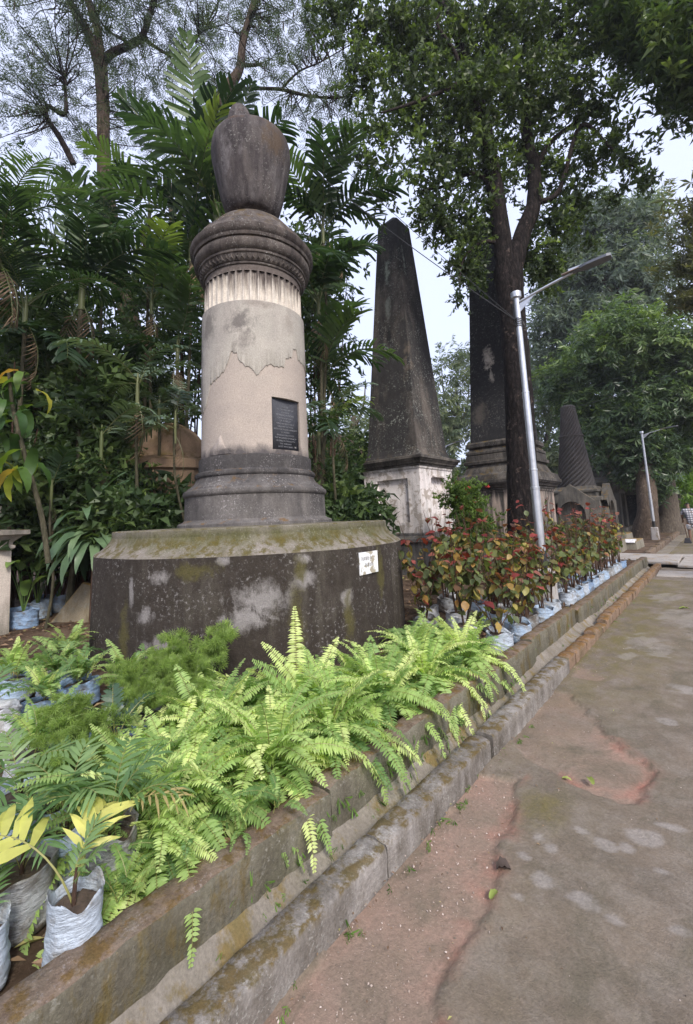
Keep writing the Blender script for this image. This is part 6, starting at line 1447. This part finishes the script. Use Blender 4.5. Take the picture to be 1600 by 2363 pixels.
# small creeping fern bits on the wall edge
for x, y, n, lb in ((-1.78, 1.0, 9, "small pale creeping fern on the wall top near the bottom"), (-1.72, 1.22, 7, "small pale fern sprig lying over the wall edge"), (-1.82, .78, 10, "lowest small fern on the wall near the big bag"), (-1.7, 1.42, 6, "tiny fern sprig hanging on the wall face")):
    fern(x, y, n, lb, FERNS, .55, z=.27, group="small fern sprigs on the wall top")
sf = [(-5.2, 1.62, "small fern in front of the left pedestal"), (-4.15, 1.42, "small bright fern rosette nearest the drum"), (-3.75, 1.62, "small fern touching the asparagus fern beside the drum"), (-3.95, 1.12, "pale fern left of the asparagus fern"), (-3.1, .83, "pale green rosette fern at the left edge"), (-4.75, 1.12, "fern sprig at the left edge below the pedestal"), (-4.5, 1.35, "small fern with a blue bag showing under it")]
for i, (x, y, lb) in enumerate(sf): fern(x, y, 20, lb, FERNS, .95, group="small ferns in bags at the left", bag=[3, 1, 3, 1, 2, 0, 0][i])

# ---- asparagus fern mass
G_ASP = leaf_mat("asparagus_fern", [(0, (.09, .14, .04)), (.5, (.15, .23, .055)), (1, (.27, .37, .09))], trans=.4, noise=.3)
def asp_mesh(seed):
    r2 = np.random.default_rng(seed); mb = MB(); P, D = [], []
    for s in range(30):
        a = r2.uniform(0, 6.28); L = r2.uniform(.25, .55); el = r2.uniform(.5, 1.45)
        pts = smooth_path([(0, 0, 0), (math.cos(a) * L * .35, math.sin(a) * L * .35, L * .55 * math.sin(el) + .05), (math.cos(a) * L * .8 * math.cos(el * .6), math.sin(a) * L * .8 * math.cos(el * .6), L * math.sin(el) * .75)], 9)
        tube(mb, pts, [.003, .002, .001], 3, 1, attr=.2)
        for q in range(5, len(pts)):
            for _ in range(5): P.append(pts[q] + r2.normal(0, .012, 3)); D.append(np.array([math.cos(a), math.sin(a), .2]) * .4 + r2.normal(0, .7, 3))
    lv = []; lf = []
    for k in range(5):
        yw = -1.2 + k * .6; c_, s_ = math.cos(yw), math.sin(yw); b = 4 * k
        lv += [[0, 0, 0], [.02 * c_ + .0022 * s_, .02 * s_ - .0022 * c_, .003], [.042 * c_, .042 * s_, 0], [.02 * c_ - .0022 * s_, .02 * s_ + .0022 * c_, .003]]; lf.append([b, b + 1, b + 2, b + 3])
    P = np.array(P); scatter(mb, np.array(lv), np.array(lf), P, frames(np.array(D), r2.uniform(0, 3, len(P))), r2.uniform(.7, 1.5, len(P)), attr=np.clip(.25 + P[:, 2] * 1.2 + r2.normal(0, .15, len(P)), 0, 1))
    return mb.mesh("feathery_foliage", [G_ASP], use_attr=True)
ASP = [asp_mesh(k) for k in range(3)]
ap = [(-3.3, 1.55, "between the small ferns"), (-3.6, 1.85, "against the drum's left foot"), (-3.05, 1.45, "beside the large bright fern"), (-2.9, 1.05, "front centre"), (-3.1, 1.8, "against the drum"), (-2.6, .85, "behind the potted palms"), (-2.75, 1.25 + .3, "touching the bright ferns"), (-2.45, .82, "nearest, behind the big bag"), (-3.2, 1.02, "left of the deep blue bag"), (-3.35, 2.0, "tall sprays on the drum face")]
for i, (x, y, w) in enumerate(ap):
    t = empty("asparagus_fern", (x, y, .19), rng.uniform(0, 6), label="feathery green asparagus fern in a bag, " + w, cat="potted plant", group="feathery asparagus ferns at the left of the bed")
    bag_obj(t, [1, 4, 3, 4, 1, 3, 0, 3, 4, 3, 1, 3][i], i, .14, .2)
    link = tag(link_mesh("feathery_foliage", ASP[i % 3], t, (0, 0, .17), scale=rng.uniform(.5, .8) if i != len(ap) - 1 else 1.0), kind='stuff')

# ---- potted palms at the lower left
A_GR = leaf_mat("areca_leaf", [(0, (.07, .14, .05)), (.5, (.12, .21, .08)), (1, (.2, .3, .12))], 'object', trans=.35, rough=.4)
A_YE = leaf_mat("areca_leaf_yellow", [(0, (.48, .5, .12)), (1, (.6, .58, .18))], 'object', trans=.4, rough=.4)
A_BR = leaf_mat("areca_leaf_drying", [(0, (.3, .26, .1)), (1, (.42, .33, .16))], 'object', trans=.4, rough=.5)
def am(mat, L, a0, a1, cu, seed, pairs=9, ll=.24, lw=.034): return frond_mesh("palm_frond", L, pairs, ll, lw, a0, a1, [mat, F_RIB], .42, .75, .12, .3, prof=lambda u: .8 + .2 * math.sin(3 * u) - .25 * max(0, u - .6), steps=12, rr=.004, curl=cu, seed=seed, twist=.3)
ARE = [am(A_GR, .72, 82, -10, .06, 1), am(A_GR, .66, 75, -35, -.08, 2), am(A_GR, .6, 88, 20, .03, 3)]
YEL = am(A_YE, .50, 62, -55, .05, 9, 9, .21, .036); BRN = am(A_BR, .6, 70, -25, .1, 8, 7, .17, .02)
DKP = frond_mesh("palm_frond", .6, 11, .12, .045, 80, 10, [leaf_mat("glossy_dark_leaf", [(0, (.02, .05, .02)), (1, (.04, .08, .03))], 'object', trans=.15, rough=.25, spec=.7), F_RIB], .3, .55, .2, .1, steps=10, rr=.006, seed=5, twist=.2)
def potpalm(x, y, label, fr, bag, R=.15, H=.25, z=.19, rz=0, psc=.62):
    t = empty("potted_palm", (x, y, z), rz, label=label, cat="potted plant", group="young palms in bags at the lower left")
    bag_obj(t, bag, int(abs(x * 31)) % 3, R, H)
    mb = MB(); tube(mb, [(0, 0, H * .7), (.005, 0, H * .7 + .07), (.0, .005, H * .7 + .13)], [.008, .007, .004], 7, 3); mb.build("stem", B_STEM, t, smooth=True)
    for m, yaw, pit, sc in fr: link_mesh("frond", m, t, (0, 0, H * .78), Euler((rng.normal(0, .1), pit, yaw)), sc * psc)
    return t
az = lambda dx, dy: math.atan2(dy, dx)
potpalm(-1.79, .615, "yellowing palm seedling in the big open pale blue bag at the bottom left", [(YEL, az(-.76, -.45), -.15, 1.75), (YEL, az(-.5, .6), -.5, 1.1), (ARE[2], 1.8, -.15, .62), (ARE[2], .8, -.1, .5)], 5, .078, .22)
potpalm(-1.98, .80, "green palm seedling in the mud stained grey bag behind the big bag", [(ARE[0], 2.4, 0, .9), (ARE[1], 3.3, 0, .95), (ARE[2], 1.2, 0, .9), (BRN, .6, .05, .95), (ARE[0], 4.4, 0, .8), (ARE[1], 1.0, 0, .85)], 3, .085, .26)
potpalm(-2.2, .72, "green palm seedling with broad leaflets in a pale bag, lower left", [(ARE[k % 3], k * 1.15, 0, .9) for k in range(6)], 0, .10, .22)
potpalm(-2.62, .66, "leggy palm seedling in a pale blue bag at the left edge", [(ARE[k % 3], k * 1.3 + .5, 0, .85) for k in range(5)], 0, .13, .24)
potpalm(-2.12, .55, "palm seedling in a dark muddy bag at the bottom left edge", [(ARE[k % 3], k * 1.5, .05, .7) for k in range(4)], 3, .11, .2)
potpalm(-1.93, .40, "palm shoot in the pale bag at the very bottom left corner", [(ARE[2], 2.5, 0, .5), (ARE[1], 4, 0, .5)], 5, .075, .18)
potpalm(-3.9, .78, "grassy palm seedling in a white bag by the left edge", [(ARE[k % 3], k * 1.2, 0, .9) for k in range(5)], 2, .16, .25)
potpalm(-4.6, 1.5, "small palm seedling among the small ferns, pale frond", [(ARE[k % 3], k * 1.6, 0, .75) for k in range(4)], 0, .13, .22)
potpalm(-2.72, 1.12, "palm with glossy dark leaflets in a deep blue bag beside the large fern", [(DKP, 2.7, -.05, 1.0), (DKP, 1.6, .1, .9), (DKP, 4.0, .0, .8)], 4, .15, .26)
# dark sack lying between
# ---- broad leaved seedlings behind the pedestal
M_BL = leaf_mat("broad_seedling_leaf", [(0, (.09, .17, .05)), (.5, (.15, .25, .07)), (1, (.25, .36, .12))], 'object', trans=.4, rough=.45)
BLm = [strap_mesh("leaf", M_BL, .30, .13, 50, -30, 7, .2, .05, 1), strap_mesh("leaf", M_BL, .26, .12, 30, -50, 7, .2, .05, 2), strap_mesh("leaf", M_BL, .28, .11, 70, 0, 7, .2, .05, 3)]
for i, (px, py, lb, nl, bg) in enumerate(((52, 1448, "broad leaved seedling in a blue bag closest to the left pedestal", 9, 1), (85, 1428, "broad leaved seedling in a big pale blue bag, second from the pedestal", 11, 0), (132, 1412, "broad leaved seedling in the round pale blue bag, right of the group", 8, 0), (105, 1405, "broad leaved seedling at the back of the group", 9, 1))):
    p = foot(px, py, .19); t = empty("potted_seedling", tuple(p), rng.uniform(0, 6), label=lb, cat="potted plant", group="broad leaved seedlings in blue bags behind the pedestal")
    bag_obj(t, bg, i, .19, .27)
    for k in range(nl):
        a = k * 2.4; h = rng.uniform(.2, .75); e = np.array([math.cos(a) * .16 * h * 2, math.sin(a) * .16 * h * 2, .25 + h])
        mb = MB(); tube(mb, [(0, 0, .2), e * np.array([.4, .4, .6]), e], [.007, .006, .004], 5, 3); o = mb.build("stalk", M_BL, t)
        link_mesh("leaf", BLm[k % 3], t, e, Euler((rng.normal(0, .2), rng.normal(.1, .2), a)), rng.uniform(.9, 1.3))
p = foot(207, 1416, .19); o = bag_obj(None, 2, 1, .17, .24); o.location = tuple(p); tag(o, "crumpled white bag of soil beside the left foot of the drum", "bag")
o.name = "soil_bag"
# ---- people
def person():
    skin = simple("skin", (.16, .085, .055), .6); shirt = NT("plaid_shirt")
    P = shirt.n('TexCoord').outputs['Object']
    w1 = shirt.n('TexWave', {'Vector': P, 'Scale': 3.4, 'Distortion': .4}, bands_direction='Z').outputs[1]; w2 = shirt.n('TexWave', {'Vector': P, 'Scale': 3.4, 'Distortion': .4}, bands_direction='X').outputs[1]
    c = shirt.mix(shirt.math('MULTIPLY', shirt.ramp(w1, [(.4, 1), (.6, .25)]), shirt.ramp(w2, [(.4, 1), (.6, .3)])), (.06, .065, .09), (.5, .5, .52)); ms = shirt.fin(c, .85)
    cloth = simple("pale_shorts", (.5, .5, .52), .8); shoe = simple("dark_shoe", (.02, .02, .025), .6); hair = simple("black_hair", (.012, .01, .01), .7)
    t = empty("person", (-.97, 23.4, 0), 0, label="person in grey plaid shirt and pale shorts stooping at the right edge", cat="person")
    def skinned(name, joints, edges, mat, parent, sub=1):
        me = bpy.data.meshes.new(name); me.from_pydata([j[:3] for j in joints], edges, []); me.materials.append(mat)
        o = link_mesh(name, me, parent); md = o.modifiers.new('skin', 'SKIN'); md.use_smooth_shade = True
        for i, j in enumerate(joints):
            r = j[3]; me.skin_vertices[0].data[i].radius = (r, r if len(j) < 5 else j[4])
        me.skin_vertices[0].data[0].use_root = True
        s = o.modifiers.new('sub', 'SUBSURF'); s.levels = sub; s.render_levels = sub; return o
    J = [(0, 0, .92, .13, .10), (0, .05, 1.12, .13, .1), (0, .14, 1.32, .15, .1), (0, .2, 1.42, .06, .06), (0, .25, 1.50, .055, .06), (0, .29, 1.58, .085, .095), (0, .3, 1.66, .07, .08),
         (-.1, 0, .86, .085, .09), (-.11, .03, .5, .06, .06), (-.12, -.03, .1, .035, .04), (-.12, .12, .035, .035, .03), (.1, 0, .86, .085, .09), (.11, .08, .5, .06, .06), (.12, .1, .1, .035, .04), (.12, .25, .035, .035, .03),
         (-.19, .15, 1.36, .055, .055), (-.26, .2, 1.1, .042, .042), (-.2, .42, .92, .03, .03), (-.19, .5, .89, .035, .02), (.19, .15, 1.36, .055, .055), (.26, .25, 1.1, .042, .042), (.2, .45, .95, .03, .03), (.19, .53, .93, .035, .02)]
    E_ = [(0, 1), (1, 2), (2, 3), (3, 4), (4, 5), (5, 6), (0, 7), (7, 8), (8, 9), (9, 10), (0, 11), (11, 12), (12, 13), (13, 14), (2, 15), (15, 16), (16, 17), (17, 18), (2, 19), (19, 20), (20, 21), (21, 22)]
    # fingers
    for hb, hx in ((18, -.19), (22, .19)):
        for f, L in zip((-.022, -.008, .007, .021), (.07, .08, .075, .06)):
            b = len(J); z0 = J[hb][2]; y0 = J[hb][1]; J += [(hx + f, y0 + .03, z0 - .01, .008, .008), (hx + f, y0 + .03 + L * .6, z0 - .04, .007, .007), (hx + f, y0 + L * .7, z0 - .07, .006, .006)]; E_ += [(hb, b), (b, b + 1), (b + 1, b + 2)]
        b = len(J); J += [(hx + (-.04 if hx > 0 else .04), J[hb][1] + .01, J[hb][2] - .02, .009, .009), (hx + (-.045 if hx > 0 else .045), J[hb][1] + .05, J[hb][2] - .05, .007, .007)]; E_ += [(hb, b), (b, b + 1)]
    skinned("body", J, E_, skin, t)
    skinned("shirt", [(0, .0, .74, .19, .15), (0, .02, .92, .175, .14), (0, .06, 1.12, .165, .13), (0, .13, 1.32, .185, .13), (0, .17, 1.40, .09, .09), (-.2, .15, 1.36, .08, .08), (-.26, .19, 1.16, .07, .07), (.2, .15, 1.36, .08, .08), (.26, .23, 1.16, .07, .07)], [(0, 1), (1, 2), (2, 3), (3, 4), (3, 5), (5, 6), (3, 7), (7, 8)], ms, t)
    skinned("shorts", [(0, 0, .86, .15, .13), (-.1, .01, .72, .11, .115), (-.11, .03, .52, .10, .10), (.1, .02, .72, .11, .115), (.11, .06, .52, .10, .10)], [(0, 1), (1, 2), (0, 3), (3, 4)], cloth, t)
    skinned("hair", [(0, .27, 1.60, .092, .1), (0, .27, 1.67, .085, .085)], [(0, 1)], hair, t)
    for s, yy in ((-.12, .05), (.12, .18)): skinned("shoe", [(s, yy - .08, .045, .05, .045), (s, yy + .1, .035, .05, .035)], [(0, 1)], shoe, t)
    t.rotation_euler = (0, 0, .25)
    t2 = empty("dust_pan", (-1.17, 23.2, 0), label="dark pan on a thin handle standing on the path at the person's feet", cat="dustpan")
    mb = MB(); box(mb, -.14, .14, -.1, .12, 0, .22, top=(-.08, .08, -.05, .05)); bevel(mb.build("pan", shoe, t2), .02)
    mb = MB(); tube(mb, [(0, 0, .2), (-.02, .03, .5), (-.05, .06, .75)], [.018, .015, .015], 6, 3); mb.build("handle", B_STEM, t2)
person()
# ---- litter
def litter():
    lm = leaf_mat("dry_leaf_litter", [(0, (.08, .045, .025)), (.5, (.17, .10, .06)), (.85, (.28, .2, .12)), (1, (.3, .32, .1))], trans=.1, rough=.7)
    mb = MB(); n = 5200
    x = -1.75 - rng.random(n) ** 1.3 * 9; y = rng.uniform(.3, 14, n)
    ok = np.hypot(x - CX, y - CY) > 2.05; x, y = x[ok], y[ok]
    P = np.stack([x, y, np.full(len(x), .2) + rng.random(len(x)) * .02], 1); D = rng.normal(size=P.shape); D[:, 2] *= .18
    v, f = leafquad(1, .42, .12, .05); scatter(mb, v, f, P, frames(D, rng.normal(0, .5, len(P))), rng.uniform(.04, .11, len(P)))
    tag(mb.build("leaf_litter", [lm], use_attr=True), "dry brown leaves scattered over the bare bed", "leaf litter", kind='stuff')
    # bits on the path and along the kerb
    mb = MB(); n = 700; x = np.where(rng.random(n) < .7, -1.33 + rng.random(n) ** 2.5 * .5, rng.uniform(-1.3, 1, n)); y = rng.uniform(1, 15, n)
    P = np.stack([x, y, np.full(n, .006)], 1); D = rng.normal(size=P.shape); D[:, 2] *= .15
    scatter(mb, v, f, P, frames(D), rng.uniform(.006, .022, n)); tag(mb.build("path_debris", [lm], use_attr=True), "small crumbs and leaf bits along the kerb", "debris", kind='stuff')
    # clods and chips of soil
    mst = simple("soil_clod", (.17, .12, .085), .95, objspace=False, nscale=30, namt=.6)
    mb = MB(); n = 1500; x = -1.75 - rng.random(n) * 8; y = rng.uniform(.3, 9, n); ok = np.hypot(x - CX, y - CY) > 2.05; x, y = x[ok], y[ok]
    cv = np.array([[1, 0, 0], [0, 1, 0], [-1, .1, 0], [0, -1, .1], [0, .1, .8], [.1, 0, -.7]]) * [1, .8, .6]; cf = np.array([[0, 1, 4], [1, 2, 4], [2, 3, 4], [3, 0, 4], [1, 0, 5], [2, 1, 5], [3, 2, 5], [0, 3, 5]])
    P = np.stack([x, y, np.full(len(x), .195)], 1); scatter(mb, cv, cf, P, frames(rng.normal(size=P.shape)), rng.uniform(.006, .03, len(P)) ** 1.0)
    tag(mb.build("soil_clods", [mst], use_attr=True), "loose clods and chips of earth on the bed", "soil", kind='stuff')
    mp = leaf_mat("path_grit", [(0, (.12, .1, .08)), (.5, (.3, .24, .2)), (1, (.5, .42, .38))], trans=0, rough=.9, noise=0)
    mb = MB(); n = 2600; sel = rng.random(n); x = np.where(sel < .45, rng.uniform(-1.32, -.95, n), np.where(sel < .7, -1.33 + rng.random(n) ** 3 * .5, rng.uniform(-1.3, .6, n))); y = np.where(sel < .45, rng.uniform(.7, 2.8, n), rng.uniform(.7, 7, n))
    P = np.stack([x, y, np.where((sel < .45), -.017, .001)], 1); scatter(mb, cv, cf, P, frames(rng.normal(size=P.shape)), .0012 + rng.random(n) ** 4 * .0055)
    tag(mb.build("path_grit", [mp], use_attr=True), "loose grit and small stones on the worn path", "gravel", kind='stuff')
    # leaves on the path one can pick out
    gl = leaf_mat("fallen_green_leaf", [(0, (.2, .25, .06)), (1, (.3, .34, .1))], 'object', trans=.2)
    for (x, y, s, rz, lb) in ((-.75, 3.0, .075, 2.2, "curled yellow green leaf lying alone in the middle of the worn patch"), (-.91, 2.96, .055, .2, "small flat green leaf left of the curled one on the path"), (-.92, 1.9, .06, 1.4, "narrow leaf on the pink worn strip near the bottom"), (-.66, 8.64, .14, .4, "green leaf far up on the path by the right edge")):
        me = strap_mesh("fallen_leaf", gl, 1, .45, 25, -25, 6, .3, .1, 3); o = link_mesh("fallen_leaf", me, None, (x, y, .0), (0, 0, rz), s); tag(o, lb, "leaf")
    me = strap_mesh("fallen_leaf", simple("dark_dead_leaf", (.05, .035, .028), .8), 1, .8, 35, -35, 6, .4, .1, 5); o = link_mesh("fallen_leaf", me, None, (-.96, 2.07, .0), (0, 0, .5), .07); tag(o, "dark curled dead leaf on the edge of the pink strip", "leaf")
    # little weeds along the kerb
    wm = leaf_mat("weed_leaf", [(0, (.07, .15, .03)), (1, (.16, .28, .06))], trans=.3); pr_ = cluster_proto(5, .02, .5, seed=5)
    mb = MB(); n = 160; sel = rng.random(n)
    x = np.where(sel < .35, -1.325 + rng.random(n) * .07, np.where(sel < .8, -1.598, -1.585 + rng.random(n) * .05)); z = np.where(sel < .35, .003, np.where(sel < .8, rng.uniform(.08, .26, n), .07))
    P = np.stack([x, np.where(rng.random(n) < .6, rng.uniform(1, 3.6, n), rng.uniform(1, 9, n)), z], 1); scatter(mb, pr_[0], pr_[1], P, frames(np.tile([0.2, 0, 1.0], (n, 1)) + rng.normal(0, .4, (n, 3))), rng.uniform(.35, .9, n))
    tag(mb.build("weeds", [wm], use_attr=True), "tiny weeds sprouting from the wall face and kerb foot", "weeds", kind='stuff')
litter()
# ---- thin air haze over the grounds
def haze():
    m = bpy.data.materials.new("haze_air"); m.use_nodes = True; nt = m.node_tree
    for n_ in list(nt.nodes): nt.nodes.remove(n_)
    o_ = nt.nodes.new('ShaderNodeOutputMaterial'); v = nt.nodes.new('ShaderNodeVolumePrincipled')
    v.inputs['Color'].default_value = (.86, .9, .97, 1); v.inputs['Density'].default_value = HAZE; v.inputs['Anisotropy'].default_value = .2
    nt.links.new(v.outputs[0], o_.inputs['Volume'])
    mb = MB(); box(mb, -110, 110, -60, 140, -1.3, 40); o = mb.build("haze", m); tag(o, kind='stuff')
HAZE = 0.0008
if HAZE > 0: haze()
